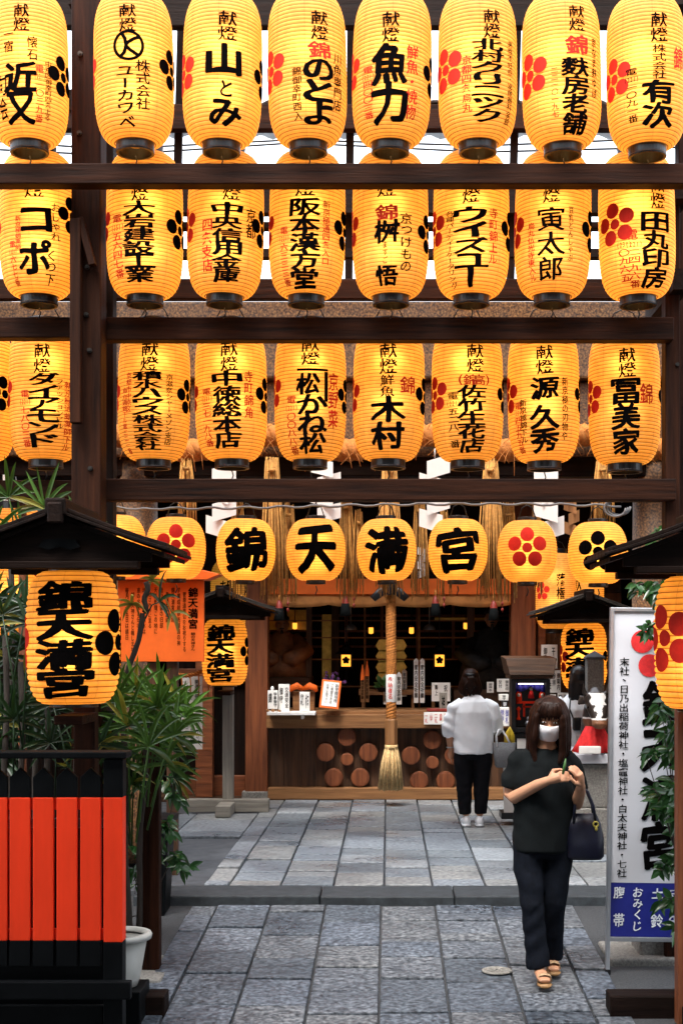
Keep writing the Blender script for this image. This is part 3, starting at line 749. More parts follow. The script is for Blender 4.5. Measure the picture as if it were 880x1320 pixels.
# ------------------------------------------------------------------ hanging lanterns, row by row
BK, RK = 0.035, 0.02
ROW1 = [
 (37, 92, [('献燈', 29, 5, 41, 20, 'k', .01), ('懐石', 42, 47, 79, 13, 'k', 0), ('一宿', 12, 36, 68, 13, 'k', 0), ('近又', 26, 80, 160, 38, 'k', BK), ('中京区御幸町四条上る', 62, 80, 158, 8, 'k', 0), ('電(221)一〇三九番', 51, 84, 160, 10, 'r', 0), ('旬会', 3, 96, 158, 13, 'k', 0)], [(72, 88, .115, 'k', .3)], 'leftmost lantern of the top row, cut by the frame, with two big brush characters'),
 (173, 92, [('献燈', 166, 5, 42, 22, 'k', .01), ('株式会社', 184, 78, 143, 18, 'k', .015), ('ユーカワベ', 161, 84, 168, 24, 'k', .02)], [(-84, 78, .11, 'r', 0), (78, 78, .115, 'k', .3)], 'top row lantern with a black circle emblem near its top'),
 (287, 92, [('献燈', 293, 14, 53, 24, 'k', .015), ('山', 289, 57, 95, 42, 'k', BK), ('と', 292, 101, 127, 20, 'k', .02), ('み', 292, 129, 162, 42, 'k', BK)], [(-66, 86, .12, 'r', .2), (88, 86, .115, 'k', .3)], 'top row lantern with a mountain character above two kana'),
 (396, 92, [('献燈', 412, 14, 52, 22, 'k', .015), ('錦', 412, 54, 76, 28, 'r', .02), ('のとよ', 411, 76, 161, 36, 'k', BK), ('川魚専門店', 434, 70, 145, 12, 'k', 0), ('錦御幸町西入', 382, 86, 156, 12, 'k', .005)], [(-60, 82, .12, 'r', .2)], 'top row lantern with a red character above three bold hiragana'),
 (505, 92, [('献燈', 503, 15, 55, 22, 'k', .015), ('魚力', 503, 58, 158, 44, 'k', BK), ('鮮魚・焼物', 531, 58, 155, 16, 'r', .01), ('電(221)四〇〇三番', 475, 86, 156, 14, 'r', .005)], [(-82, 80, .115, 'r', 0), (82, 85, .12, 'k', .2)], 'top row lantern with a big fish character and red writing on both sides'),
 (615, 92, [('献燈', 633, 12, 50, 22, 'k', .015), ('北村クリニック', 629, 50, 158, 38, 'k', .03), ('京都四条烏丸', 601, 72, 146, 13, 'r', .005), ('男性不妊症・泌尿器科全般', 656, 54, 168, 8, 'k', 0)], [(-56, 82, .125, 'r', .25)], 'top row lantern with a column of seven bold characters, red plum at left'),
 (723, 95, [('献燈', 743, 7, 41, 22, 'k', 0), ('錦', 743, 45, 71, 30, 'r', .025), ('麩房老舗', 741, 74, 182, 34, 'k', .03), ('京なま麩ゆば', 764, 50, 128, 8, 'k', 0), ('二二一〇一九七', 714, 86, 152, 9, 'r', .005)], [(-58, 88, .125, 'r', .2)], 'top row lantern with a red character over four bold kanji, second from the right end'),
 (832, 97, [('献燈', 849, 16, 55, 22, 'k', .015), ('株式会社', 849, 57, 102, 18, 'k', .015), ('有次', 848, 103, 164, 40, 'k', BK), ('錦', 873, 60, 92, 16, 'r', .01), ('電(221)一〇九一番', 813, 88, 159, 14, 'k', .005)], [(-62, 92, .12, 'r', .15)], 'rightmost lantern of the top row, two very large characters at its foot'),
]
ROW2 = [
 (50, 292, [('献燈', 45, 216, 255, 24, 'k', 0), ('コ', 47, 268, 298, 36, 'k', BK), ('ポ', 44, 310, 352, 38, 'k', BK), ('おしゃれ', 72, 262, 312, 11, 'k', 0), ('くつ下', 66, 322, 370, 13, 'k', .005), ('新京極蛸薬師', 24, 278, 322, 8, 'r', 0), ('電(221)六七七番', 17, 310, 372, 9, 'r', 0)], [(-84, 292, .115, 'r', 0), (72, 270, .11, 'k', .3)], 'leftmost lantern of the second row with two large katakana'),
 (187, 292, [('献燈', 181, 221, 259, 22, 'k', .015), ('大岩建設工業', 179, 259, 363, 38, 'k', .03), ('電(351)五六四七番', 152, 276, 360, 15, 'r', .005)], [(-80, 280, .115, 'r', 0), (74, 288, .12, 'k', .2)], 'second row lantern just right of the post, six bold characters in a column'),
 (291, 292, [('献燈', 298, 221, 259, 22, 'k', .015), ('中央信用金庫', 293, 261, 364, 36, 'k', .03), ('京都', 323, 268, 308, 13, 'k', .01), ('四条支店', 268, 282, 352, 15, 'r', .01)], [(-72, 285, .115, 'r', .1), (78, 286, .115, 'k', .2)], 'second row lantern with black writing and four red characters low at left'),
 (396, 292, [('献燈', 393, 214, 253, 26, 'k', .005), ('阪本漢方堂', 393, 255, 373, 36, 'k', .03), ('新京極通四条入口', 420, 258, 342, 10, 'r', 0), ('電(221)六三三三番', 367, 292, 372, 11, 'r', 0)], [(-84, 285, .115, 'r', 0), (78, 288, .12, 'k', .2)], 'second row lantern with five bold characters flanked by red columns'),
 (503, 292, [('献燈', 499, 218, 254, 24, 'k', .015), ('錦', 498, 263, 284, 28, 'r', .025), ('桝', 498, 284, 312, 30, 'k', .035), ('ますご', 496, 311, 340, 7, 'k', 0), ('悟', 497, 342, 368, 30, 'k', .03), ('京つけもの', 523, 274, 352, 16, 'k', .01)], [(-84, 285, .115, 'r', 0), (74, 294, .115, 'k', .3)], 'second row lantern with small kana between two black characters under a red one'),
 (607, 292, [('献燈', 607, 222, 262, 22, 'k', .015), ('ウィズユー', 606, 266, 368, 42, 'k', .03), ('寺町錦上ル', 635, 268, 342, 12, 'r', .005), ('各種パーティーケータリング', 580, 272, 386, 11, 'k', 0)], [(-76, 288, .12, 'r', .1), (78, 290, .12, 'k', .2)], 'second row lantern with big katakana and a red column at right'),
 (712, 292, [('献燈', 710, 222, 262, 22, 'k', .015), ('寅太郎', 710, 266, 364, 36, 'k', .01), ('豆乳とんしゃぶ', 735, 266, 338, 7, 'k', 0), ('烏丸仏光寺東入ル', 685, 288, 366, 9, 'r', 0)], [(-84, 288, .12, 'r', 0), (74, 290, .125, 'k', .3)], 'second row lantern with three thin widely spaced characters'),
 (820, 293, [('献燈', 847, 228, 270, 20, 'k', .015), ('田丸印房', 845, 274, 372, 36, 'k', .03), ('電', 814, 295, 310, 14, 'r', .005), ('(221)二四九六番', 816, 310, 372, 16, 'r', .005), ('(231)〇九六五', 803, 310, 364, 14, 'r', .005)], [(-44, 285, .125, 'r', .2)], 'rightmost second row lantern with a fully visible red plum crest'),
]
ROW3 = [
 (-28, 508, [], [(62, 505, .11, 'k', .2), (-60, 505, .11, 'r', .2)], 'third row lantern mostly outside the left edge, only its black plum showing'),
 (59, 508, [('献燈', 55, 442, 481, 20, 'k', .015), ('ダイアモンド', 56, 480, 576, 36, 'k', .03), ('ファッションビル', 77, 488, 553, 9, 'k', 0), ('新京極通蛸薬師下ル', 88, 492, 583, 10, 'r', .005), ('電(221)七八〇三番', 33, 502, 577, 12, 'r', .005)], [(-76, 500, .11, 'r', 0)], 'third row lantern left of the timber post, bold katakana column'),
 (199, 508, [('献燈', 193, 440, 479, 22, 'k', .015), ('積水ハウス株式会社', 190, 478, 580, 36, 'k', .03), ('京滋奈シャーメゾン支店', 218, 482, 574, 9, 'k', 0), ('京都市中京区', 167, 480, 532, 8, 'r', 0), ('烏丸通錦下ル電二二一番', 162, 500, 588, 8, 'r', 0)], [(-84, 505, .11, 'r', 0), (76, 506, .11, 'k', .2)], 'third row lantern just right of the post with nine crowded characters'),
 (298, 508, [('献燈', 296, 440, 479, 22, 'k', .015), ('中徳総本店', 292, 478, 577, 35, 'k', .03), ('寺町錦角', 320, 478, 540, 12, 'r', .005), ('電(221)三七一九八番', 267, 500, 577, 13, 'r', .005)], [(-84, 505, .11, 'r', 0), (78, 506, .115, 'k', .2)], 'third row lantern with five bold characters and a short red column at right'),
 (400, 508, [('献燈', 400, 436, 471, 24, 'k', 0), ('松', 397, 481, 507, 28, 'k', .035), ('かね松', 403, 508, 584, 36, 'k', .03), ('京野菜', 429, 480, 552, 14, 'r', .005), ('電(221)〇〇八八番', 376, 510, 588, 13, 'r', .005)], [(-78, 500, .115, 'r', .1), (80, 506, .11, 'k', .2)], 'third row lantern with a black carpenter square mark over its first big character'),
 (501, 508, [('献燈', 500, 442, 483, 22, 'k', .015), ('鮮魚', 499, 483, 512, 18, 'k', .015), ('木村', 500, 511, 579, 42, 'k', BK), ('錦', 525, 484, 508, 20, 'r', .01)], [(-82, 505, .115, 'r', 0), (78, 506, .12, 'k', .2)], 'third row lantern with a small red character right of two big wood characters'),
 (602, 509, [('献燈', 612, 443, 481, 22, 'k', .015), ('(錦高)', 611, 481, 498, 36, 'r', .015), ('佐竹生花店', 608, 496, 583, 34, 'k', .03), ('電(221)五二八一番', 584, 505, 578, 14, 'k', .005)], [(-66, 505, .115, 'r', .1), (80, 506, .11, 'k', .2)], 'third row lantern with a red bracketed pair above five black characters'),
 (700, 510, [('献燈', 702, 444, 482, 22, 'k', .015), ('源', 702, 485, 513, 34, 'k', .03), ('久秀', 701, 522, 582, 36, 'k', BK), ('新京極の刃物や', 727, 486, 568, 9, 'k', .005), ('新京極錦下ル', 674, 514, 572, 9, 'k', 0), ('電(221)四五九五番', 668, 518, 586, 10, 'r', .005)], [(-82, 505, .12, 'r', 0), (80, 506, .11, 'k', .2)], 'third row lantern with a gap between its first and second big characters'),
 (804, 513, [('献燈', 808, 448, 487, 22, 'k', .015), ('冨美家', 806, 488, 586, 34, 'k', .03), ('錦', 832, 494, 522, 19, 'r', .01)], [(-76, 508, .115, 'r', .1), (86, 508, .11, 'k', .2)], 'rightmost third row lantern, three large characters and one red at right'),
]
def emblem(bms, solve, Rm, Y):
    th, z = solve(166, 59); u = th*Rm; r = 20*(Y-Rm)/F; bm = bms['k']
    n = 32; a = [bm.verts.new((u+r*math.cos(2*PI*i/n), z+r*math.sin(2*PI*i/n), 0)) for i in range(n)]
    b = [bm.verts.new((u+r*0.8*math.cos(2*PI*i/n), z+r*0.8*math.sin(2*PI*i/n), 0)) for i in range(n)]
    for i in range(n): bm.faces.new([a[i], a[(i+1) % n], b[(i+1) % n], b[i]])
    for ln in (((-.42, .8), (-.22, .45), (-.14, 0), (-.26, -.45), (-.52, -.74)), ((.74, .58), (.35, .42), (.02, .22), (-.14, .06)), ((-.14, -.06), (.1, -.3), (.4, -.5), (.66, -.66))):
        for p, q in zip(ln, ln[1:]):
            P0 = Vector(p)*r; P1 = Vector(q)*r; nn = Vector((-(P1-P0).y, (P1-P0).x)).normalized()*r*.115; e = (P1-P0)*.06
            bm.faces.new([bm.verts.new((u+v.x, z+v.y, 0.0002)) for v in (P0-e+nn, P0-e-nn, P1+e-nn, P1+e+nn)])
def square_mark(bms, solve, Rm, Y):
    bm = bms['k']
    for x0, y0, x1, y1 in ((383, 475, 422, 479), (417.5, 479, 422, 518)):
        t0, z0 = solve(x0, y0); t1, z1 = solve(x1, y1)
        bm.faces.new([bm.verts.new(p) for p in ((t0*Rm, z1, 0), (t1*Rm, z1, 0), (t1*Rm, z0, 0), (t0*Rm, z0, 0))])
G = 'votive lanterns hanging in rows on the timber rack'
rnd = random.Random(12)
for row, Y in ((ROW1, 7.7), (ROW2, 8.0), (ROW3, 8.5)):
    for i, (cx, cyp, tx, cr, lb) in enumerate(row):
        mk = emblem if row is ROW1 and i == 1 else square_mark if row is ROW3 and i == 4 else None
        b = (0.12, -0.14) if row is not ROW3 else (0.2, -0.06)
        lantern('long', cx, cyp, Y, lb, tx, cr, mk, energy=LE*rnd.uniform(0.8, 1.2), group=G, bz=b)

# ------------------------------------------------------------------ round lanterns on their cable
RY = 9.5
RL = [(150, 704, '', 'round lantern without visible writing, half hidden by the left shelter roof'), (227, 707, 'r', 'round lantern with a red plum crest beside the left shelter roof'),
      (317, 709, '錦', 'round lantern bearing the single character 錦'), (407, 709, '天', 'round lantern bearing the single character 天'),
      (498, 709, '満', 'round lantern bearing the single character 満'), (590, 709, '宮', 'round lantern bearing the single character 宮'),
      (679, 711, 'r', 'round lantern with a red plum crest to the right of the 宮 lantern'), (770, 713, 'k', 'round lantern with a black plum crest beside the right shelter roof')]
for cx, cyp, s, lb in RL:
    tx = []; cr = []
    if s in ('r', 'k'): 
        mkf = (lambda kk, px, py: lambda bms, solve, Rm, Y: crest(bms[kk], solve(px, py)[0]*Rm, solve(px, py)[1], 0.142))(s, cx, cyp-5 if s == 'r' else cyp-2)
    else: mkf = None
    if len(s) == 1 and s not in 'rk': tx = [(s, cx, cyp-28, cyp+27, 54, 'k', 0.04)]
    lantern('round', cx, cyp, RY, lb, tx, cr, mkf, energy=LE*0.6, group='round lanterns strung on the grey cable', bz=(0.05, -0.07))
mb = MB(); pts = []
for i in range(61):
    px = 118+(800-118)*i/60; d = min(abs(px-c[0]) for c in RL); sag = 4*math.sin(PI*min(1, d/45)); pts.append(W(px, 650+sag+3*math.sin(px/130.), RY-0.02))
mb.tube(pts, 0.008, 8)
for j in range(3): mb.tube([W(792+14*math.cos(a)+j*3, 655+11*math.sin(a)-j, RY-0.03+0.02*j) for a in [k*PI/8 for k in range(15)]], 0.008, 6)
single('lantern_cable', mb, 'cable', 'grey electric cable carrying the round lanterns, coiled at its right end', 'cable')
# other paper lanterns behind
lantern('round', 30, 704, 9.5, 'pale round lantern at the far left behind the palm fronds and a reddish bar', [], [], None, energy=LE*0.9, group='round lanterns strung on the grey cable', bz=(0.05, -0.07))
lantern('long', 20, 738, 9.0, 'long pale lantern low at the far left, behind the left shelter', [], [(70, 740, .1, 'r', 0)], None, energy=LE*0.9)
lantern('long', 716, 762, 15.0, 'long orange lantern hanging behind the right rear shelter, writing down its left', [('落権太', 722, 738, 790, 11, 'k', .01)], [(-50, 762, .1, 'r', 0)], None, energy=LE*0.5)
lantern('long', 752, 758, 15.2, 'orange lantern furthest back, between the black plum lantern and rear shelter', [('献京', 743, 742, 782, 11, 'k', .01)], [(-60, 752, .1, 'r', 0)], None, energy=LE*0.5)
lantern('long', 296, 770, 15.6, 'orange lantern glimpsed behind the left rear shelter roof', [('献燈', 291, 748, 790, 14, 'k', .01)], [], None, energy=LE*0.5)

# ------------------------------------------------------------------ roofed lantern stands
def stand(px, lcy, Y, label, llabel, base_z, near, text=True, cr=(), roofh=1.0):
    c = W(px, lcy, Y); top = c.z+0.33
    t = thing('lantern_stand', (c.x, Y, base_z), label, 'lantern stand', 'roofed lantern stands in the court')
    X = c.x; hw = 0.51; D = 0.34; ez = top+0.085; az = ez+0.185
    wd = 'dark' if near else 'grey' if not near else 'rack'
    for s in (-1, 1):
        mb = MB()
        for li, (lo, ex, th) in enumerate(((0.0, 0.0, 0.022), (0.026, 0.03, 0.016), (0.046, 0.012, 0.02))):
            # each roof layer is a row of boards laid from eave to ridge
            n = 7
            for b in range(n):
                y0 = Y-D-ex+(2*(D+ex))*b/n; y1 = y0+(2*(D+ex))/n-0.004
                e = hw+ex; zl = 0.03*((1 if li == 2 else 0))
                P = []
                segs = 5
                for k in range(segs+1):
                    f = k/segs; xx = X+s*e*(1-f); zz = ez-0.03+lo+(az-ez)*(f**1.12)
                    P.append((xx, zz))
                vs = []
                for xx, zz in P: vs += [(xx, y0, zz), (xx, y1, zz), (xx, y1, zz+th), (xx, y0, zz+th)]
                fs = [(0, 1, 2, 3), tuple(4*segs+q for q in (3, 2, 1, 0))]
                for k in range(segs):
                    for q in range(4): fs.append((4*k+q, 4*k+(q+1) % 4, 4*k+4+(q+1) % 4, 4*k+4+q))
                mb.add(vs, fs)
        mb.build('roof_slope', 'dark_y' if near else 'bark', t, 0.003)
    mb = MB(); mb.box((X-0.05, Y-D-0.05, az-0.02), (X+0.05, Y+D+0.05, az+0.062)); mb.box((X-0.036, Y-D-0.065, az-0.06), (X+0.036, Y-D-0.005, az+0.04)); mb.build('ridge_cap', 'dark_y', t, 0.01)
    mb = MB(); mb.prism([(X-hw*0.86, ez-0.05), (X+hw*0.86, ez-0.05), (X+hw*0.86, ez-0.0), (X+0.02, az-0.03), (X-0.02, az-0.03), (X-hw*0.86, ez-0.0)], Y-D+0.05, Y-D+0.08)
    mb.prism([(X-hw*0.86, ez-0.05), (X+hw*0.86, ez-0.05), (X+hw*0.86, ez), (X+0.02, az-0.03), (X-0.02, az-0.03), (X-hw*0.86, ez)], Y+D-0.08, Y+D-0.05)
    each(mb, 'gable_board', 'dark_x', t)
    mb = MB(); mb.prism([(X-0.1, ez+0.02), (X-0.05, ez+0.005), (X, ez+0.02), (X+0.05, ez+0.005), (X+0.1, ez+0.02), (X+0.075, ez+0.055), (X, ez+0.06), (X-0.075, ez+0.055)], Y-D+0.035, Y-D+0.048); mb.build('carved_pendant', 'blackpaint', t)
    mb = MB(); mb.box((X-0.38, Y-D+0.02, ez-0.085), (X+0.38, Y-D+0.1, ez-0.05)); mb.box((X-0.38, Y+D-0.1, ez-0.085), (X+0.38, Y+D-0.02, ez-0.05)); mb.box((X-0.04, Y-D+0.1, ez-0.08), (X+0.04, Y+D-0.1, ez-0.052))
    each(mb, 'tie_beam', 'dark_x', t, 0.004)
    mb = MB(); lb = c.z-0.33
    for s in (-1, 1): mb.tube([(X+s*0.08, Y-D*0.2, ez-0.06), (X+s*0.05, Y, ez-0.07)], 0.008, 6)
    mb.build('bracket', 'black', t)
    # post behind the lantern with a foot of crossed timbers
    pm = 'rack_z' if near else 'grey_z'
    mb = MB(); mb.box((X-0.055, Y+0.245, base_z+0.06), (X+0.055, Y+0.345, ez-0.088)); mb.build('post', pm, t, 0.006)
    mb = MB(); mb.box((X-0.07, Y-0.12, lb-0.1), (X+0.07, Y+0.243, lb-0.055)); mb.build('shelf', 'rack_x', t, 0.005)
    mb = MB(); mb.box((X-0.42, Y+0.22, base_z), (X+0.42, Y+0.38, base_z+0.13)); mb.box((X-0.075, Y-0.2, base_z), (X+0.075, Y+0.215, base_z+0.11)); each(mb, 'foot', 'dark_x' if near else 'grey_x', t, 0.008)
    # the lantern itself
    tx = []
    k = Y/7.0*0+7.0/Y
    if text: tx = [('錦天満宮', px-12*k, lcy-72*k, lcy+77*k, 70*k, 'k', 0.042)]
    l = lantern('shelter', px, lcy, Y, llabel, tx, cr, None, energy=LE*1.0, group='large lanterns under the roofed stands', hook=False, bz=(0.02, -0.12))
    return t
stand(95, 822, 7.0, 'roofed wooden stand at left front holding the largest lantern', 'large lantern under the left front roof, bearing four bold characters', gz(7.0), True, True, [(82, 828, .175, 'k', .35), (-88, 830, .15, 'r', 0)])
stand(903, 828, 7.0, 'roofed wooden stand at the right edge, cut by the frame', 'large lantern at the right edge with red plum crest showing', gz(7.0), True, False, [(-62, 822, .175, 'r', 0.35)])
stand(290, 841, 14.1, 'small weathered stand with thatched roof beside the left hall pillar', 'lantern bearing four bold characters under the weathered left rear roof', ZU, False, True, [(84, 840, .15, 'k', .3)])
stand(752, 846, 14.0, 'roofed stand at right rear behind the stone pillar and cow', 'lantern bearing four bold characters half hidden behind the stone pillar', ZU, False, True, [(82, 846, .15, 'k', .3), (-84, 850, .15, 'r', 0)])

# ------------------------------------------------------------------ red fence
fence = thing('red_fence', (-1.6, 6.5, gz(6.5)), 'bright red picket fence with black rails and tips at the left front', 'fence')
FY = 6.5
def fx(px): return (px-500)*FY/F
for i, px in enumerate((-77, -47, -17, 12.5, 42.5, 73, 103.5)):
    mb = MB(); pxb(mb, px, 1028, px+26.5, 1213, FY, 0.03); pk = mb.build('picket', 'redpaint', fence, 0.004)
    a = W(px, 1028, FY); b = W(px+26.5, 1002, FY); mx = (a.x+b.x)/2; h = b.z
    mb = MB(); mb.prism([(a.x, a.z), (b.x, a.z), (b.x, h), (mx, h+0.045), (a.x, h)], FY+0.001, FY+0.029); mb.build('tip', 'blackpaint', pk, 0.003)
    mb = MB(); pxb(mb, px, 1213, px+26.5, 1246, FY+0.001, 0.028); mb.build('lower_end', 'blackpaint', pk, 0.003)
mb = MB(); pxb(mb, 133.5, 1028, 158, 1215, FY-0.006, 0.09); each(mb, 'end_post', 'redpaint', fence, 0.004)
mb = MB(); pxb(mb, 133.5, 979, 158.5, 1028, FY-0.006, 0.09); pxb(mb, 133.5, 1215, 158, 1400, FY-0.006, 0.09); each(mb, 'end_post', 'blackpaint', fence, 0.004)
mb = MB(); pxb(mb, -90, 1029, 133, 1044, FY+0.031, 0.035); pxb(mb, -90, 1198, 133, 1212, FY+0.031, 0.035); each(mb, 'rail', 'redpaint', fence, 0.003)
mb = MB(); pxb(mb, -90, 969.5, 163, 978, FY-0.03, 0.14); mb.build('top_rail', 'blackpaint', fence, 0.005)
mb = MB(); pxb(mb, -90, 1266, 168, 1289, FY-0.05, 0.05); mb.build('bottom_rail', 'blackpaint', fence, 0.005)
mb = MB(); pxb(mb, -90, 1296, 133, 1400, FY+0.04, 0.03); mb.build('kickboard', 'blackpaint', fence, 0.005)

tr_ = thing('dark_backing', W(20, 1330, 6.75), 'long black backing added behind the red fence to darken its gaps', 'planter')  # added dark backing, shaped as a trough, to make the picket gaps black
mb = MB(); x0 = fx(-95); x1 = fx(128); zz = gz(6.7)
for lo, hi in (((x0, 6.68, zz), (x1, 6.71, 1.02)), ((x0, 7.02, zz), (x1, 7.05, 1.02)), ((x0, 6.711, zz), (x0+.03, 7.019, 1.02)), ((x1-.03, 6.711, zz), (x1, 7.019, 1.02))): mb.box(lo, hi)
mb.box((x0+.031, 6.712, zz), (x1-.031, 7.018, zz+.03)); mb.build('body', 'blackpaint', tr_, .004)
mb = MB().box((x0+.031, 6.712, .9), (x1-.031, 7.018, .97)); mb.build('soil', 'bark', tr_)

# ------------------------------------------------------------------ posts, pots, boards on the left
mb = MB(); a = W(183, 0, 8.0); b = W(205, 0, 8.0); mb.box((a.x, 8.0, gz(8)), (b.x, 8.1, W(0, 938, 8).z)); single('wooden_stake', mb, 'rack_z', 'square brown wooden post standing beside the palm fronds and white pot', 'post', bevel=0.006)
mb = MB(); a = W(188, 1268, 7.85); mb.box((a.x-0.32, 7.75, gz(7.8)), (a.x+0.1, 8.5, gz(7.8)+0.035)); single('stone_slab', mb, 'stone', 'flat stone slab under the brown wooden post', 'slab', bevel=0.01)
pot = thing('flower_pot', W(152, 1290, 7.2), 'round white plastic flower pot behind the red fence post', 'flower pot'); pc = W(152, 1200, 7.2)
zb = 0.13; zt = W(0, 1202, 7.2).z
single('pot_stand', MB().box((pc.x-.16, 7.06, gz(7.2)), (pc.x+.14, 7.34, 0.139)), 'blackpaint', 'low black block under the white flower pot', 'stand', bevel=.006)
mb = MB().lathe([(0.0, zb+0.01), (0.1, zb+0.01), (0.115, zb+0.05), (0.15, zt-0.03), (0.14, zt-0.03), (0.13, zt-0.06), (0.0, zt-0.06)], (pc.x, 7.2, 0), 32, cap=False); mb.build('body', 'potplastic', pot)
mb = MB().lathe([(0.15, zt-0.035), (0.172, zt-0.03), (0.176, zt-0.012), (0.17, zt), (0.14, zt), (0.135, zt-0.02)], (pc.x, 7.2, 0), 32, cap=False); mb.build('rim', 'potplastic', pot)
mb = MB().lathe([(0.135, zt-0.05), (0.06, zt-0.035), (0, zt-0.03)], (pc.x, 7.2, 0), 16, cap=False); mb.build('soil', 'bark', pot)
pl = thing('planter_box', W(205, 1190, 9.3), 'black square planter box behind the wooden post', 'planter'); a = W(186, 1196, 9.3); b = W(218, 1062, 9.3)
mb = MB(); v = [(a.x+0.03, 9.3, gz(9.3)), (b.x-0.03, 9.3, gz(9.3)), (b.x-0.03, 9.55, 0.1), (a.x+0.03, 9.55, 0.1), (a.x, 9.27, b.z), (b.x, 9.27, b.z), (b.x, 9.58, b.z), (a.x, 9.58, b.z)]
mb.add(v, [(0,3,2,1),(4,5,6,7),(0,1,5,4),(1,2,6,5),(2,3,7,6),(3,0,4,7)]); mb.build('body', 'blackpaint', pl, 0.008)
mb = MB(); mb.box((a.x-0.02, 9.25, b.z), (b.x+0.02, 9.6, b.z+0.04)); mb.build('rim', 'blackpaint', pl, 0.006)
bd = thing('notice_board', W(210, 1040, 10.6), 'orange notice board covered in columns of black writing behind the palm', 'notice board')
part('panel', [(152, 748, 263, 853, 10.6, 0.03)], 'orangeboard', bd, 0.004)
mb = MB(); mb.prism([(W(146, 0, 10.6).x, W(0, 748, 10.6).z), (W(269, 0, 10.6).x, W(0, 748, 10.6).z), (W(286, 0, 10.6).x, W(0, 741, 10.6).z), (W(207, 0, 10.6).x, W(0, 722, 10.6).z), (W(130, 0, 10.6).x, W(0, 741, 10.6).z)], 10.5, 10.72); mb.build('roof', 'orangeboard', bd, 0.005)
for px in (197, 222):
    mb = MB(); a = W(px-7, 0, 10.65); b = W(px+7, 0, 10.65); mb.box((a.x, 10.64, ZU-0.04), (b.x, 10.72, W(0, 745, 10.6).z)); mb.build('post', 'panel_z', bd, 0.005)
k = 10.6/F; o = W(152, 853, 10.6)-Vector(bd.location); rnd = random.Random(5)
cols = [('錦天満宮', 97*k, 96*k, 42*k, 13*k, .02), ('(錦の天神さん)', 97*k, 42*k, 37*k, 9*k, 0)]
cols[1] = ('錦の天神さん', 97*k, 38*k, 14*k, 6*k, .01)
BODY = ['菅原道真公をお祀りする', '学業成就商売繁昌の神', '錦天満宮由緒', '長保五年創建', '菅公生家の旧邸', '天正年間この地に', '移され今に至る', '境内に湧く清水は', '京の名水と伝わる', '錦の天神さんと親しまれ', '毎月二十五日は縁日']
for i, s in enumerate(BODY): cols.append((s, (86-i*7.4)*k, (96 if i % 3 else 90)*k, (96-len(s)*7.6)*k, 4.6*k, 0.0))
flat_text(cols, 'lettering', 'ink', bd, o, (1, 0, 0), (0, 0, 1), (0, -1, 0), 0.004)
nb = thing('paper_notice', W(246, 965, 14.6), 'long white paper notice with black writing left of the rear stand', 'notice')
part('sheet', [(234, 872, 261, 966, 14.6, 0.012)], 'paperwhite', nb, 0.002)
k = 14.6/F; o = W(234, 966, 14.6)-Vector(nb.location)
flat_text([('おみくじ', 9*k, 84*k, 48*k, 9*k, .02), ('開運招福', 20*k, 90*k, 66*k, 6*k, 0.01), ('一回二百円', 7*k, 40*k, 10*k, 5*k, 0), ('初穂料箱へ', 14*k, 40*k, 10*k, 5*k, 0), ('お納め下さい', 21*k, 44*k, 8*k, 5*k, 0)], 'lettering', 'ink', nb, o, (1, 0, 0), (0, 0, 1), (0, -1, 0))
mb = MB(); pts = [W(p, 868+3*math.sin((p-225)/9.), 14.5) for p in range(222, 290, 6)]; twist(mb, pts, 0.022, 2, 9, 6)
for px in (234, 245, 256, 268): mb.tube([W(px, 869, 14.5), W(px+1, 884, 14.48), W(px, 900, 14.5)], 0.008, 5)
single('thin_rope', mb, 'rope', 'thin straw rope strung above the white paper notice', 'rope')
shide(222, 872, 930, 11, 14.4, 'white zigzag streamer left of the paper notice', 'shidepaper', -1)

# ------------------------------------------------------------------ bell rope
bell = thing('bell_rope', W(503, 1018, 14.9), 'thick twisted bell rope with straw tassel hanging before the counter', 'bell rope'); BY = 14.9
mb = MB(); twist(mb, [W(503.5, 766, BY), W(503.5, 800, BY), W(504, 840, BY), W(504, 875, BY), W(504, 926, BY)], 0.052, 3, 15, 10); mb.build('rope', 'rope', bell)
mb = MB(); a = W(504, 905, BY); b = W(504, 869, BY); mb.lathe([(0.054, a.z), (0.057, a.z+0.01), (0.057, b.z-0.01), (0.054, b.z)], (a.x, BY, 0), 20, cap=False); mb.build('paper_wrap', 'paperwhite', bell)
kk = BY/F; flat_text([('奉納者名', -1.5*kk, 33*kk, 4*kk, 6*kk, .005)], 'lettering', 'redink', bell, a-Vector(bell.location)+Vector((0, -0.058, 0)), (1, 0, 0), (0, 0, 1), (0, -1, 0))
mb = MB(); a = W(504, 961, BY); b = W(504, 926, BY); mb.lathe([(0.06, a.z), (0.066, a.z+0.02), (0.066, b.z-0.02), (0.056, b.z)], (a.x, BY, 0), 6, smooth=False); mb.build('wooden_sleeve', 'tan_z', bell)
mb = MB(); rnd = random.Random(6)
mb.tube([W(504, 960, BY), W(504, 966, BY)], 0.07, 18)
for i in range(260):
    a = rnd.uniform(0, 2*PI); r = math.sqrt(rnd.random()); p = W(504, 964, BY); q = W(503, 1017+rnd.uniform(-4, 2), BY)
    u = Vector((math.cos(a)*r, math.sin(a)*r, 0)); mb.tube([p+u*0.066, p.lerp(q, 0.4)+u*0.105, q+u*0.135+Vector((rnd.uniform(-.008, .008), 0, 0))], [0.006, 0.007, 0.005], 4)
mb.build('tassel', 'tassel', bell)
mb = MB(); c = W(502, 765, BY-0.1)
for s in (-1, 1):
    mb.tube([c+Vector((0, 0, 0.03)), c+Vector((s*0.09, -0.02, 0.02)), c+Vector((s*0.17, 0, -0.05)), c+Vector((s*0.2, 0.02, -0.03))], [(0.03, 0.02), (0.05, 0.02), (0.04, 0.02), (0.01, 0.01)], 10)
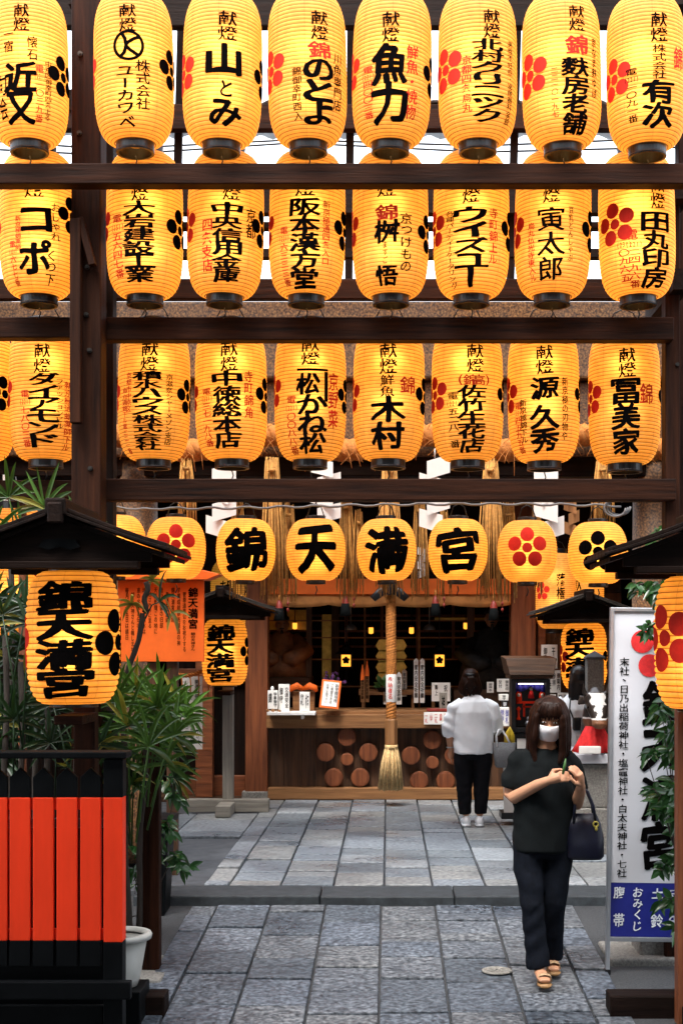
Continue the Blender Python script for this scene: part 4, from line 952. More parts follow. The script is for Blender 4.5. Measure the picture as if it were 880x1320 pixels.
mb.ball(c+Vector((0, 0, 0.08)), (0.085, 0.085, 0.1)); single('bell_bow', mb, 'black', 'dark cloth bow and bell at the top of the bell rope', 'bell')

# ------------------------------------------------------------------ hall contents
IY = 16.3
def lamp(px, py, label):
    t = thing('hanging_lamp', W(px, py+32, IY), label, 'lamp', 'black hanging lamps with plum blossom windows'); c = W(px, py, IY); k = IY/F
    mb = MB().lathe([(0.0, 24*k), (1.5*k, 24*k), (2*k, 20*k), (4*k, 19*k), (6*k, 17*k), (7*k, 13.5*k), (13*k, 9*k), (13.5*k, 8*k), (9*k, 8*k)], c, 6, smooth=False, cap=False); mb.build('cap', 'blackpaint', t)
    mb = MB().lathe([(9.5*k, -8*k), (9.5*k, 8*k)], c, 4, smooth=False, cap=False)
    mb.v = [tuple(c+Matrix.Rotation(PI/4, 3, 'Z')@(Vector(v)-c)) for v in mb.v]; mb.build('glass', 'lampglow', t)
    mb = MB()
    for sx in (-1, 1):
        for sy in (-1, 1): mb.cbox(c+Vector((sx*6.8*k, sy*6.8*k, 0)), (1.6*k, 1.6*k, 17*k))
    mb.box(c+Vector((-8*k, -8*k, -11*k)), c+Vector((8*k, 8*k, -8*k))); mb.box(c+Vector((-8*k, -8*k, 7*k)), c+Vector((8*k, 8*k, 8.5*k))); mb.build('frame', 'blackpaint', t)
    bm = bmesh.new()
    for i in range(5): disc(bm, 3.0*math.sin(i*2*PI/5)*k, 3.0*math.cos(i*2*PI/5)*k, 2.0*k, 10)
    disc(bm, 0, 0, 1.8*k, 10)
    lc = c-Vector(t.location)
    bm_mesh(bm, 'plum_blossom', 'ink', lambda u, v: lc+Vector((u, -7.1*k, v)), t)
    mb = MB().lathe([(1.2*k, -11*k), (2*k, -14*k), (1.2*k, -18*k), (1.5*k, -28*k), (6*k, -32*k)], c, 12, cap=False); mb.build('stem', 'blackpaint', t)
    mb = MB().tube([c+Vector((0, 0, 24*k)), c+Vector((0, 0, 60*k))], 0.006, 6); mb.build('hanger', 'black', t)
def small_lamp(px, py, lb):
    t = thing('hanging_lamp', W(px, py+6, 17.9), lb, 'lamp', 'tiny lit lamps at the back of the hall'); c = W(px, py, 17.9); k = 17.9/F
    MB().lathe([(1.5*k, -5*k), (3*k, -4*k), (3*k, 3*k), (1.5*k, 4*k)], c, 10).build('glass', 'lampglow', t); MB().lathe([(3.6*k, 3*k), (1.2*k, 6*k), (0, 7*k)], c, 10, cap=False).build('cap', 'gold', t); MB().tube([c+Vector((0, 0, 6*k)), c+Vector((0, 0, 60*k))], .006, 5).build('hanger', 'black', t)
small_lamp(380, 806, 'tiny lit lamp high above the brown seated statue'); small_lamp(478, 812, 'tiny lit lamp at the back, left of the bell rope'); small_lamp(530, 812, 'tiny lit lamp at the back, right of the bell rope'); small_lamp(600, 806, 'tiny lit lamp at the back above the white blouse')
lamp(446, 851, 'black lamp with lit amber plum window left of the bell rope'); lamp(566, 851, 'black lamp with lit amber plum window left of the dark statue')
for px, lb in ((452, 'small grey bell shaped lamp hood above the left black lamp'), (553, 'small grey bell shaped lamp hood above the right black lamp')):
    c = W(px, 812, 16.7); k = 16.7/F; mb = MB().lathe([(8*k, 0), (7.5*k, 3*k), (5*k, 6*k), (1*k, 8*k), (1*k, 12*k), (0, 12*k)], c, 18, cap=False); mb.tube([c+Vector((0, 0, 12*k)), c+Vector((0, 0, 42*k))], 0.006, 6)
    single('lamp_hood', mb, 'metal', lb, 'lamp hood')
mb = MB(); gY = 17.0
for cxp in (493, 515):
    for r in range(4):
        c = W(cxp, 832+r*14, gY); mb.tube([c, c+Vector((0, 0.04, 0))], 0.085, 6, 0, False); mb.tube([c+Vector((0, -0.015, 0)), c], 0.05, 6, 0, False)
single('gold_ornament', mb, 'gold', 'two columns of golden hexagonal ornaments behind the bell rope', 'ornament')
def plaque(px, py0, py1, wpx, Y, label, tip=None, txt='家内安全祈願'):
    t = thing('prayer_plaque', W(px, py1, Y), label, 'plaque', 'tall slim prayer plaques behind the counter'); a = W(px-wpx/2, py1, Y); b = W(px+wpx/2, py0, Y); mx = (a.x+b.x)/2
    mb = MB().prism([(a.x, a.z), (b.x, a.z), (b.x, b.z-0.03), (mx, b.z), (a.x, b.z-0.03)], Y, Y+0.012); mb.build('board', 'paperwhite' if not tip else 'tan_z', t, 0.002)
    if tip:
        mb = MB().prism([(a.x, b.z-0.06), (b.x, b.z-0.06), (b.x, b.z), (mx, b.z+0.13), (a.x, b.z)], Y-0.004, Y+0.016); mb.build('tip', tip, t, 0.002)
    k = Y/F; flat_text([(txt, 0, (py1-py0)*k*0.85, (py1-py0)*k*0.1, wpx*k*0.75, .01)], 'lettering', 'ink', t, (0, 0, 0), (1, 0, 0), (0, 0, 1), (0, -1, 0))
plaque(467, 870, 905, 5, 16.0, 'tan prayer plaque with orange tip, left one of the pair beside the purple flowers', 'orangeboard')
plaque(473, 865, 905, 5, 16.05, 'tan prayer plaque with taller orange tip, nearer the bell rope', 'orangeboard')
plaque(497, 872, 908, 6, 16.0, 'white prayer plaque just left of the bell rope wrap'); plaque(514, 866, 908, 7, 16.0, 'white prayer plaque just right of the bell rope wrap')
plaque(521, 862, 898, 6, 16.3, 'white prayer plaque behind and right of the bell rope'); plaque(536, 848, 906, 6, 16.0, 'tall white plaque, left one of the close pair right of the rope'); plaque(544, 848, 906, 6, 16.0, 'tall white plaque, right one of the close pair right of the rope')
mb = MB(); pxb(mb, 462, 889, 560, 896, 16.2, 0.4); 
for px in (466, 500, 530, 556): pxb(mb, px, 896, px+4, 918, 16.25, 0.04)
single('offering_table', mb, 'tan_x', 'low brown offering table behind the counter', 'table', bevel=0.004)
mb = MB(); rnd = random.Random(8); c = W(432, 880, 16.1)
mb.lathe([(0.05, 0), (0.06, 0.06), (0.04, 0.14), (0.05, 0.18)], W(432, 912, 16.1), 14, 0)
for i in range(26):
    q = c+Vector((rnd.uniform(-.12, .12), rnd.uniform(-.08, .08), rnd.uniform(-.02, .12))); mb.tube([W(432, 895, 16.1), q], 0.004, 4, 1); mb.ball(q, rnd.uniform(.014, .026), 2, 6, 4)
single('flower_vase', mb, ['blackpaint', 'shrubleaf', 'purple'], 'vase of small purple flowers left of the black lamp stem', 'flowers')
mb = MB()
for i in range(50):
    d = Vector((rnd.uniform(-1, 1), rnd.uniform(-1, 0.4), rnd.uniform(-.1, .7))).normalized()*rnd.uniform(.07, .15); p = W(493, 886, 15.95); s = Vector((-d.z, 0.02, d.x))*0.2
    mb.add([p+d*.3, p+d*.7+s, p+d*1.1, p+d*.7-s], [(0, 1, 2, 3)], 0)
mb.lathe([(0.05, 0), (0.07, 0.04), (0.075, 0.05)], W(493, 892, 15.95), 12, 1)
single('green_offering', mb, ['vineleaf', 'blackpaint'], 'dish of bright green leaves left of the bell rope', 'plant')
def figure(px, py, Y, label, m, fm, w_, h_, hat):
    """a seated court attendant: wide sleeves over a broad lap, head with tall cap"""
    b = W(px, py, Y); mb = MB(); k = 1.0
    mb.tube([b, b+Vector((0, 0, h_*.25)), b+Vector((0, 0, h_*.5)), b+Vector((0, 0, h_*.68)), b+Vector((0, 0, h_*.76))], [(w_*.5, .26), (w_*.46, .24), (w_*.34, .18), (w_*.22, .13), (.06, .06)], 20)
    for s in (-1, 1): mb.tube([b+Vector((s*w_*.22, 0, h_*.64)), b+Vector((s*w_*.42, -.1, h_*.42)), b+Vector((s*w_*.2, -.26, h_*.3)), b+Vector((s*.03, -.3, h_*.32))], [.08, .12, .11, .05], 14)
    hb = MB(); c = b+Vector((0, -.03, h_*.85)); hb.ball(c, (.075, .085, .105), 0, 16, 12); hb.ball(c+Vector((0, -.085, -.005)), (.014, .02, .022), 0, 8, 6); hb.tube([c+Vector((0, 0, -.14)), c], .045, 10)
    hb.ball(c+Vector((0, -.06, -.1)), (.02, .02, .05), 1, 8, 6); hb.ball(c+Vector((0, -.083, -.045)), (.03, .012, .01), 1, 8, 5)
    for s in (-1, 1): hb.ball(c+Vector((s*.03, -.078, .02)), (.014, .008, .006), 1, 8, 5); hb.ball(c+Vector((s*.075, 0, 0)), (.012, .022, .032), 0, 8, 6)
    t = thing('attendant_statue', b, label, 'statue')
    mb.build('robe', m, t); hb.build('head', [fm, 'black'], t)
    kb = MB().lathe([(.085, 0), (.085, .03), (.06, .05), (.055, .13), (.02, .15)], c+Vector((0, .01, .06)), 16); kb.tube([c+Vector((0, .05, .12)), c+Vector((0, .11, .2)), c+Vector((0, .14, .1))], [.03, .025, .02], 8); kb.build('cap', 'black', t)
    mb = MB().cbox(b+Vector((0, 0, -.12)), (w_*1.15, .6, .24)); mb.build('plinth', 'panel_x', t, .01)
figure(364, 872, 16.6, 'brown wooden seated statue in the left corner of the hall', 'statuewood', 'statuewood', .62, .72, 1)
figure(633, 888, 16.6, 'dark bearded statue in black robes behind the counter at right', 'statuedark', 'statueface', .8, .98, 1)
# things on and by the counter
def card(px0, py0, px1, py1, Y, label, m='paperwhite', txt=None, tm='ink', cat='card', name='paper_card', lean=0.0, grp=None, d=0.03, cw=4.5):
    a = W(px0, py1, Y); t = thing(name, W((px0+px1)/2, py1, Y), label, cat, grp); mb = MB(); pxb(mb, px0, py0, px1, py1, Y, d); mb.build('sheet' if d < .05 else 'box', m, t, 0.003)
    if txt:
        k = Y/F; H = (py1-py0)*k; wd = (px1-px0)*k; n = len(txt)
        flat_text([(s, wd*(0.5-(i+0.5)/n), H*.9, H*(.12 if i % 2 == 0 else .3), min(cw*k, wd/n*.8), .005) for i, s in enumerate(txt)], 'lettering', tm, t, (0, 0, 0), (1, 0, 0), (0, 0, 1), (0, -1, 0))
    return t
mb = MB(); pxb(mb, 344, 918, 406, 922, 15.1, 0.3); pxb(mb, 388, 922, 391, 927, 15.15, 0.2); single('white_shelf', mb, 'paperwhite', 'narrow white shelf in front of the counter at its left end', 'shelf', bevel=.003)
card(345, 890, 358, 914, 15.2, 'white amulet packet with red dot at the left end of the shelf', txt=['学業御守', '錦'], tm='ink'); card(359, 882, 373, 917, 15.25, 'tall white amulet packet standing behind the shelf', txt=['交通安全', '御守'])
card(386, 892, 399, 917, 15.15, 'white amulet packet with dark flower mark beside the framed notice', txt=['梅', '守札'])
mb = MB(); c = W(351, 888, 15.25); mb.ball(c, (.02, .02, .03), 0, 8, 6); mb.ball(W(345, 916, 15.18), (.02, .02, .02), 1, 8, 5); mb.ball(W(352, 916, 15.18), (.02, .02, .02), 1, 8, 5); mb.ball(W(360, 917, 15.18), (.02, .02, .02), 1, 8, 5)
single('charm_row', mb, ['shidepaper', 'tan_x'], 'row of little charms on the white shelf', 'charms')
fr_ = thing('framed_notice', W(424, 913, 15.3), 'orange framed notice leaning back on the counter', 'notice'); a = W(411, 913, 15.3); b = W(436, 876, 15.3)
rt = Matrix.Rotation(R(-12), 3, 'X')@Matrix.Rotation(R(6), 3, 'Y'); pv = W(424, 913, 15.3)
mb = MB(); mb.box((a.x, 15.3, a.z), (b.x, 15.33, b.z), 0, rt, pv); mb.build('frame', 'orangeboard', fr_, .004)
mb = MB(); mb.box((a.x+.022, 15.294, a.z+.022), (b.x-.022, 15.299, b.z-.022), 0, rt, pv); sh = mb.build('sheet', 'paperwhite', fr_)
k = 15.3/F; flat_text([('お守授与所', 7*k, 33*k, 8*k, 4.5*k, .01), ('ご希望の方は', 1*k, 32*k, 6*k, 3.6*k, 0), ('お申し出下さい', -5*k, 32*k, 6*k, 3.4*k, 0)], 'lettering', 'ink', fr_, (0, -.01, 0), rt@Vector((1, 0, 0)), rt@Vector((0, 0, 1)), rt@Vector((0, -1, 0)), .004)
mb = MB(); c = W(391, 888, 15.6)
for s in (-1, 1): mb.tube([c, c+Vector((s*.07, -.02, .035)), c+Vector((s*.13, 0, .01)), c+Vector((s*.15, 0, -.03))], [(.02, .02), (.04, .025), (.035, .02), (.015, .01)], 10)
mb.box(c+Vector((-.12, .03, -.24)), c+Vector((.12, .2, -.03)), 1); single('gift_parcel', mb, ['orangeboard', 'tan_x'], 'parcel tied with an orange bow between white packets and framed notice', 'parcel')
card(546, 918, 577, 934, 15.36, 'white paper with red and black writing pinned on the counter front', txt=['御賽銭', '合掌', '二礼', '二拍手', '一礼'], cw=4, tm='redink', d=.01)
mb = MB(); pxb(mb, 550, 914, 585, 917, 15.45, .25); single('red_tray', mb, 'redleather', 'thin red tray on the counter above the pinned paper', 'tray', bevel=.003)
card(640, 875, 657, 892, 15.7, 'white paper card behind the woman in white blouse at right', txt=['御朱印', '受付'], d=.01); card(643, 895, 655, 903, 15.45, 'small white label box on the counter beside the little cabinet', txt=['御守'], d=.12)
card(646, 903, 654, 918, 15.4, 'small dark box with pale label on the counter right end', 'black', ['御守'], 'whiteink', d=.1); card(644, 912, 656, 936, 15.2, 'white carton with blue marking at the counter right end', 'paperwhite', ['御札', '授与'], 'bluecloth', d=.12)
card(556, 880, 580, 904, 15.9, 'pale yellow certificate behind the counter left of the white blouse', 'paperwhite', ['祝詞', '奏上'], d=.02); card(566, 893, 576, 918, 15.6, 'narrow grey ofuda stand beside the white blouse', 'grey_z', ['神'], d=.04)
card(627, 879, 636, 893, 16.0, 'tiny pale card behind the head of the woman in white', 'paperwhite', ['御神水'], d=.01)
P_ = [(697, 831, 718, 862, 'white poster with a dark brush mark above the little cabinet', ['干支', '御守']), (705, 864, 722, 893, 'white printed sheet right of the little cabinet roof', ['御案内', '参拝', '作法']), (700, 895, 716, 925, 'lower white printed sheet right of the little cabinet', ['絵馬', '祈願', '受付']), (718, 893, 732, 915, 'small grey printed sheet with red stamp beside the third woman', ['御朱印', '授与'])]
for x0, y0, x1, y1, lb, tx in P_: card(x0, y0, x1, y1, 15.5, lb, txt=tx, d=.01, cw=5, cat='poster', name='poster', grp='posters on the wall right of the hall bay')
# red tassels under the eave
for px, py, lb in ((360, 776, 'red and black tassel hanging at the left end of the hall valance'), (445, 770, 'dark red and black tassel hanging left of the bell rope'), (561, 770, 'dark red and black tassel hanging right of the bell rope'), (636, 776, 'red tassel hanging near the right hall pillar')):
    t = thing('eave_tassel', W(px, py+24, 15.2), label=lb, cat='tassel', group='red tassels hanging under the hall eave'); k = 15.2/F; c = W(px, py, 15.2)
    MB().tube([c+Vector((0, 0, 10*k)), c], [.008, .016], 8).build('cord', 'rope', t); MB().lathe([(5*k, -9*k), (4*k, -3*k), (2*k, 2*k), (0, 3*k)], c, 14, cap=False).build('knot', 'redleather', t); MB().lathe([(7.5*k, -24*k), (6*k, -15*k), (5*k, -8*k)], c, 14).build('skirt', 'blacktee', t)
    mb = MB()
    for j in range(2): mb.ball(c+Vector((11*k, 0, (-2-8*j)*k)), (.016, .016, .02), 0, 10, 8)
    mb.tube([c+Vector((11*k, 0, 6*k)), c+Vector((11*k, 0, -14*k))], .005, 5); mb.build('beads', 'redleather', t)

# ------------------------------------------------------------------ little cabinet shrine with figures
CYB = 13.9; k = CYB/F
cab = thing('cabinet_shrine', W(684, 1050, CYB), 'small roofed cabinet with dolls and red gate inside, on a black stand', 'cabinet')
mb = MB(); a = W(652, 870, CYB-.12); b = W(716, 846, CYB-.12); mb.add([(a.x+.03, CYB-.2, a.z), (b.x-.03, CYB-.2, a.z), (b.x-.03, CYB+.5, a.z), (a.x+.03, CYB+.5, a.z), (a.x-.01, CYB-.14, b.z-.02), (b.x+.01, CYB-.14, b.z-.02), (b.x+.01, CYB+.46, b.z), (a.x-.01, CYB+.46, b.z)], [(0,3,2,1),(4,5,6,7),(0,1,5,4),(1,2,6,5),(2,3,7,6),(3,0,4,7)])
mb.build('roof', 'panel_x', cab, .006)
part('roof_edge', [(657, 870.5, 712, 875, CYB-.16, .55)], 'panel_x', cab, .003)
mb = MB(); pxb(mb, 659, 875.5, 664.5, 944, CYB, .3); pxb(mb, 703, 875.5, 708.5, 944, CYB, .3); pxb(mb, 664.5, 875.5, 703, 880, CYB, .3); pxb(mb, 664.5, 938, 703, 944, CYB-.02, .32); pxb(mb, 664.5, 880, 703, 938, CYB+.27, .03); mb.build('case', 'black', cab, .004)
part('stand', [(661, 944.5, 707, 1050, CYB+.02, .32)], 'black', cab, .006); part('base', [(659, 1045, 709, 1056, CYB, .4)], 'black', cab, .006)
mb = MB(); n = 16; vs = []
for i in range(n+1):
    x = 664.5+38.5*i/n; dip = 4+8*abs(math.cos(PI*i/n))**.6; yo = .02*math.sin(i*2.1); vs += [W(x, 880, CYB+.1+yo), W(x, 880+dip, CYB+.08+yo)]
mb.add(vs, [(2*i, 2*i+2, 2*i+3, 2*i+1) for i in range(n)], 0, True); o = mb.build('curtain', 'bluecloth', cab); s = o.modifiers.new('s', 'SOLIDIFY'); s.thickness = .006
mb = MB()
for px in (675, 692): pxb(mb, px-1.3, 905, px+1.3, 924, CYB+.08, .02)
pxb(mb, 671, 904, 696, 907, CYB+.075, .03); pxb(mb, 673, 910, 694, 912, CYB+.08, .02); mb.build('red_gate', 'redpaint', cab)
for px in (668, 698):
    mb = MB(); c = W(px, 900, CYB+.1); mb.lathe([(3.8*k, -7*k), (4.2*k, 0), (3.6*k, 6*k), (1.5*k, 9*k), (0, 9.5*k)], c, 12, cap=False); mb.ball(c+Vector((0, -.02, 4*k)), (2.4*k, 2.4*k, 2.6*k), 1, 8, 6); mb.build('doll', ['redpaint', 'paperwhite'], cab)
mb = MB(); c = W(684, 893, CYB+.12); mb.lathe([(4*k, -7*k), (3*k, 0), (1.5*k, 3*k)], c, 12); mb.ball(c+Vector((0, 0, 5*k)), 2.2*k, 1, 8, 6); mb.build('doll', ['redcloth', 'paperwhite'], cab)
mb = MB()
for px in (668, 699): c = W(px, 922, CYB+.04); mb.lathe([(2.8*k, -6*k), (3*k, -4*k), (1.6*k, -2*k), (1.6*k, 6*k), (3.2*k, 8*k), (1*k, 11*k), (0, 11*k)], c, 10, 0)
each(mb, 'red_lantern_post', 'redpaint', cab)
mb = MB(); c = W(681, 930, CYB+.03); mb.ball(c+Vector((0, 0, -3*k)), (5*k, 4*k, 5*k), 0, 12, 8); mb.ball(c+Vector((0, 0, 3.6*k)), 2.8*k, 0, 10, 8); mb.ball(c+Vector((1.5*k, 0, 6.2*k)), (.8*k, .8*k, 1.5*k), 0, 6, 5); mb.build('white_figure', 'metal', cab)
mb = MB(); pxb(mb, 666, 952, 690, 965, CYB+.012, .006); mb.build('label', 'paperwhite', cab); pl_ = W(651, 1056, 12.9)
emat('cabinetlight', (1.0, .85, .7), 2.0)
mb = MB(); pxb(mb, 668, 881, 700, 882.2, CYB+.03, .04); mb.build('strip_light', 'cabinetlight', cab)
mb = MB(); pxb(mb, 649, 972, 668, 1052, 13.3, .02); mb.v = [(x, y+.12*(z-.2), z) for x, y, z in mb.v]; pxb(mb, 646, 1048, 668, 1056, 13.28, .3, 1); pxb(mb, 656, 980, 658, 1048, 13.36, .02, 1)
single('standing_placard', mb, ['paperwhite', 'black'], 'white standing placard on a black foot behind the masked woman', 'placard')

# ------------------------------------------------------------------ cow statue on its pedestal, stone pillar
PY_ = 11.4
ped = thing('stone_pedestal', W(775, 1110, PY_), 'stone block pedestal carrying the cow statue beside the sign', 'pedestal')
part('lower_block', [(741, 1042, 830, 1108, PY_+.03, .8)], 'stone', ped, .015); part('upper_block', [(744, 985, 826, 1041.5, PY_+.05, .75)], 'stone', ped, .012); part('cap', [(742, 972, 830, 984.5, PY_, .85)], 'signwhite', ped, .006)
o = part('nameplate', [(746, 962, 774, 971.9, PY_-.06, .03)], 'paperwhite', ped)

# ------------------------------------------------------------------ bodies, cloth and statues grown as one continuous surface
def fused(name, mb, m, parent, voxel=0.012, smooth=4, fold=0.0, fscale=9.0, stretch=(1, 1, 0.45), mats=None, pick=None):
    me = bpy.data.meshes.new('tmp'); me.from_pydata(mb.v, [], mb.f); bm = bmesh.new(); bm.from_mesh(me); bmesh.ops.recalc_face_normals(bm, faces=bm.faces); bm.to_mesh(me); bm.free()
    o = bpy.data.objects.new('tmp', me); COL.objects.link(o)
    r = o.modifiers.new('r', 'REMESH'); r.mode = 'VOXEL'; r.voxel_size = voxel
    if smooth: s = o.modifiers.new('s', 'SMOOTH'); s.iterations = smooth; s.factor = 0.5
    dg = C.evaluated_depsgraph_get(); dg.update(); out = bpy.data.meshes.new_from_object(o.evaluated_get(dg))
    bpy.data.objects.remove(o); bpy.data.meshes.remove(me)
    if fold:
        ns = [v.normal.copy() for v in out.vertices]
        for v, nn in zip(out.vertices, ns):
            p = Vector((v.co.x*stretch[0], v.co.y*stretch[1], v.co.z*stretch[2]))*fscale
            q = Vector((v.co.x+0.5*v.co.z, v.co.y, v.co.z*1.2-0.4*v.co.x))*fscale*0.6
            u = noise.noise(Vector((v.co.x*3, v.co.y*3, v.co.z*2.2))); w2 = noise.noise(Vector((v.co.x*2.3+9, v.co.y*2.3, v.co.z*1.7)))
            f1 = math.sin((v.co.z*0.75+(0.55 if u > 0 else -0.55)*v.co.x+0.12*u)*62+7*w2)*max(0, w2*2+.25)      # drawn creases
            f2 = math.sin((v.co.x+0.3*v.co.y+0.18*v.co.z)*44+8*u)*max(0, -w2*2+.2)                                 # hanging folds
            v.co += nn*(fold*(0.3*(1-2*abs(noise.noise(p)))+0.4*(0.5-abs(noise.noise(q)))+0.36*f1+0.4*f2))
    out.name = name; out.materials.clear()
    for x in (mats or [m]): out.materials.append(MATS[x])
    if pick:
        for p in out.polygons: p.material_index = pick(p.center, p.normal)
    out.polygons.foreach_set('use_smooth', [True]*len(out.polygons)); out.update()
    return link(name, out, parent)
def hand(mb, wrist, d, back, side, s=1.0, curl=0.5):
    """palm, four unequal bent fingers and a thumb; d = direction the hand points, back = out of the back of the hand, side = towards the thumb"""
    w_ = Vector(wrist); d = Vector(d).normalized(); back = Vector(back); back = (back-d*back.dot(d)).normalized(); sd = Vector(side); sd = (sd-d*sd.dot(d)-back*sd.dot(back)).normalized()
    mb.tube([w_-d*.02*s, w_+d*.02*s, w_+d*.05*s, w_+d*.085*s], [.022*s, .027*s, .031*s, .028*s], 10)
    mb.tube([w_+sd*.02*s+d*.05*s, w_-sd*.02*s+d*.05*s], [.017*s, .015*s], 8)
    for i, (off, L) in enumerate(((.027, .066), (.009, .075), (-.009, .07), (-.026, .055))):
        p = w_+d*.075*s+sd*off*s; pts = [p]; dd = d.copy()
        for j in range(3):
            a = curl*(0.5+0.35*j); dd = (d*math.cos(a)-back*math.sin(a)); p = p+dd*(L*s*(0.42, .33, .25)[j]); pts.append(p)
        mb.tube(pts, [.0098*s, .0092*s, .0085*s, .0065*s], 8)
    p = w_+d*.025*s+sd*.024*s; mb.tube([p, p+(sd*.75+d*.6).normalized()*.035*s, p+(sd*.5+d*.85).normalized()*.06*s-back*.012*s*curl*2, p+(sd*.3+d).normalized()*.078*s-back*.03*s*curl], [.0145*s, .0125*s, .0105*s, .007*s], 8)
def head(mb, c, rot, s=1.0):
    """skull, jaw, nose, lips, ears; faces -y before rot"""
    c = Vector(c)
    def P(x, y, z): return c+rot@(Vector((x, y, z))*s)
    def B(p, r, n=14, k=10):
        t = MB(); t.ball((0, 0, 0), r, 0, n, k); mb.add([P(*p)+rot@(Vector(v)*s) for v in t.v], t.f, 0, True)
    B((0, .012, .025), (.073, .09, .09)); B((0, -.022, -.045), (.056, .062, .068)); B((0, -.045, -.085), (.03, .032, .028))
    B((0, -.088, -.022), (.011, .018, .016)); B((0, -.08, .0), (.008, .012, .03)); B((0, -.076, -.058), (.022, .012, .007)); B((0, -.075, -.067), (.019, .012, .007))
    for q in (-1, 1): B((q*.074, .012, -.015), (.009, .02, .03), 8, 6); B((q*.032, -.066, .022), (.024, .014, .008), 8, 6)
    mb.tube([P(0, .02, -.16), P(0, .012, -.06)], .048*s, 12)
    return P

# ---- the woman in black walking towards the camera
k = 7.86/F
wo = thing('person', ((700-HX)*k, 7.86, gz(7.86)+0.021), 'woman in black walking forward with white face mask and navy shoulder bag', 'person')
hr = Matrix.Rotation(R(-6), 3, 'Z')@Matrix.Rotation(R(13), 3, 'X')@Matrix.Rotation(R(3), 3, 'Y')
hc = Vector((.03, -.03, 1.455))
mb = MB(); P = head(mb, hc, hr, 0.97)
mb.tube([(0.0, .02, 1.0), (0.0, .02, 1.15), (.005, .02, 1.26), (.02, .0, 1.33), hc], [(.13, .09), (.15, .095), (.1, .07), (.05, .05), (.048, .048)], 16)
for a in (((-.12, .03, 1.25), (-.145, .04, 1.2), (-.185, .035, 1.02), (-.17, -.02, 1.015), (-.05, -.15, 1.1), (.0, -.2, 1.128)), ((.13, .03, 1.25), (.16, .05, 1.2), (.188, .07, 1.02), (.19, .03, .975), (.19, -.12, 1.06), (.185, -.18, 1.1))):
    mb.tube(a, [.046, .046, .039, .037, .031, .025], 12)
hand(mb, (.0, -.2, 1.128), (.8, -.35, .3), (-.1, -.9, .5), (0, -.2, 1), .95, 1.0)
hand(mb, (.185, -.18, 1.1), (-.25, -.4, .9), (.7, -.5, .1), (-.8, -.5, 0), .95, .9)
for s, kn, an, ft in ((-1, (-.068, -.055, .42), (-.032, -.085, .1), (-.02, -.2, .045)), (1, (.055, .0, .43), (.06, .13, .12), (.06, .04, .05))):
    mb.tube([(s*.085, .02, .8), (s*.078, .0, .66), kn, ((kn[0]+an[0])/2, (kn[1]+an[1])/2+.01, .27), an], [.068, .056, .042, .04, .032], 12)
    mb.tube([Vector(an)+Vector((0, .025, -.02)), Vector(an)+Vector((0, -.03, -.04)), ft, Vector(ft)+Vector((0, -.045, -.008))], [(.03, .03), (.034, .026), (.04, .018), (.03, .011)], 10)
fused('body', mb, 'skin', wo, 0.005, 2)
for s in (-1, 1):                                       # eyes above the mask
    e = MB(); q = P(s*.031, -.0765, .004)-Vector((0, 0, 0)); e.ball(q, (.0115, .007, .0042), 0, 10, 8); e.ball(q+Vector((0, -.005, 0)), (.0058, .004, .0042), 1, 8, 6); e.build('eye', ['paperwhite', 'ink'], wo, local=True)
mb = MB()
n, m_ = 16, 10; vs = []
for i in range(n+1):
    for j in range(m_+1):
        a = R(-80+160*i/n); t = j/m_; z = -.012-.098*t; rr = .082*(1-.28*max(0, t-.35)); fy = -.026-rr*math.cos(a)*(.92-.2*t*t)-.016*math.exp(-(a*a)*6)*math.exp(-((t-.25)**2)*8)
        vs.append(P(.073*math.sin(a)*(1-.38*t**3)*(1-.25*max(0, .2-t)*5*.3), fy, z))
mb.add(vs, [(i*(m_+1)+j, (i+1)*(m_+1)+j, (i+1)*(m_+1)+j+1, i*(m_+1)+j+1) for i in range(n) for j in range(m_)], 0, True)
o = mb.build('face_mask', 'mask', wo, local=True); q = o.modifiers.new('s', 'SOLIDIFY'); q.thickness = .003; q.offset = 1
for s in (-1, 1):
    mb = MB().tube([P(s*.072, -.02, -.03), P(s*.079, .0, -.012), P(s*.08, .02, .0)], .002, 6); mb.build('mask_strap', 'mask', wo, local=True)
# hair: a continuous cap plus long locks
mb = MB()
def hb(p, r, n=14): 
    t = MB(); t.ball((0, 0, 0), r, 0, n, 10); mb.add([P(*p)+hr@Vector(v) for v in t.v], t.f, 0, True)
hb((0, .025, .042), (.085, .096, .088)); hb((0, .05, -.03), (.08, .065, .1))
for s in (-1, 1):
    for x, y, L, r in ((.078, -.02, .28, .026), (.084, .01, .3, .032), (.08, .045, .31, .034), (.05, .07, .3, .036), (.07, -.066, .25, .02)):
        z1 = .02-L; mb.tube([P(s*x*.7, y*.6, .09), P(s*x, y, .03), P(s*(x+.01), y-.01, -.08), P(s*(x+.014), y-.015, -.17), P(s*(x-.002), y-.035, z1)], [r*.8, r*1.05, r*1.1, r, r*.45], 10)
for i in range(9):                                       # fringe
    x = -.062+.0155*i; mb.tube([P(x*.3+.01, .0, .124), P(x*.75+.006, -.055, .106), P(x, -.086+abs(x)*.3, .07), P(x*1.1-.004, -.09+abs(x)*.4, .026+(.007 if i % 2 else 0)+.2*abs(x-.01)*-.5)], [.014, .0125, .01, .004], 8)
hairo = fused('hair', mb, 'hairbrown', wo, 0.006, 1, 0.007, 30, (1.8, 1.8, .1))
mb = MB(); rnd = random.Random(31)
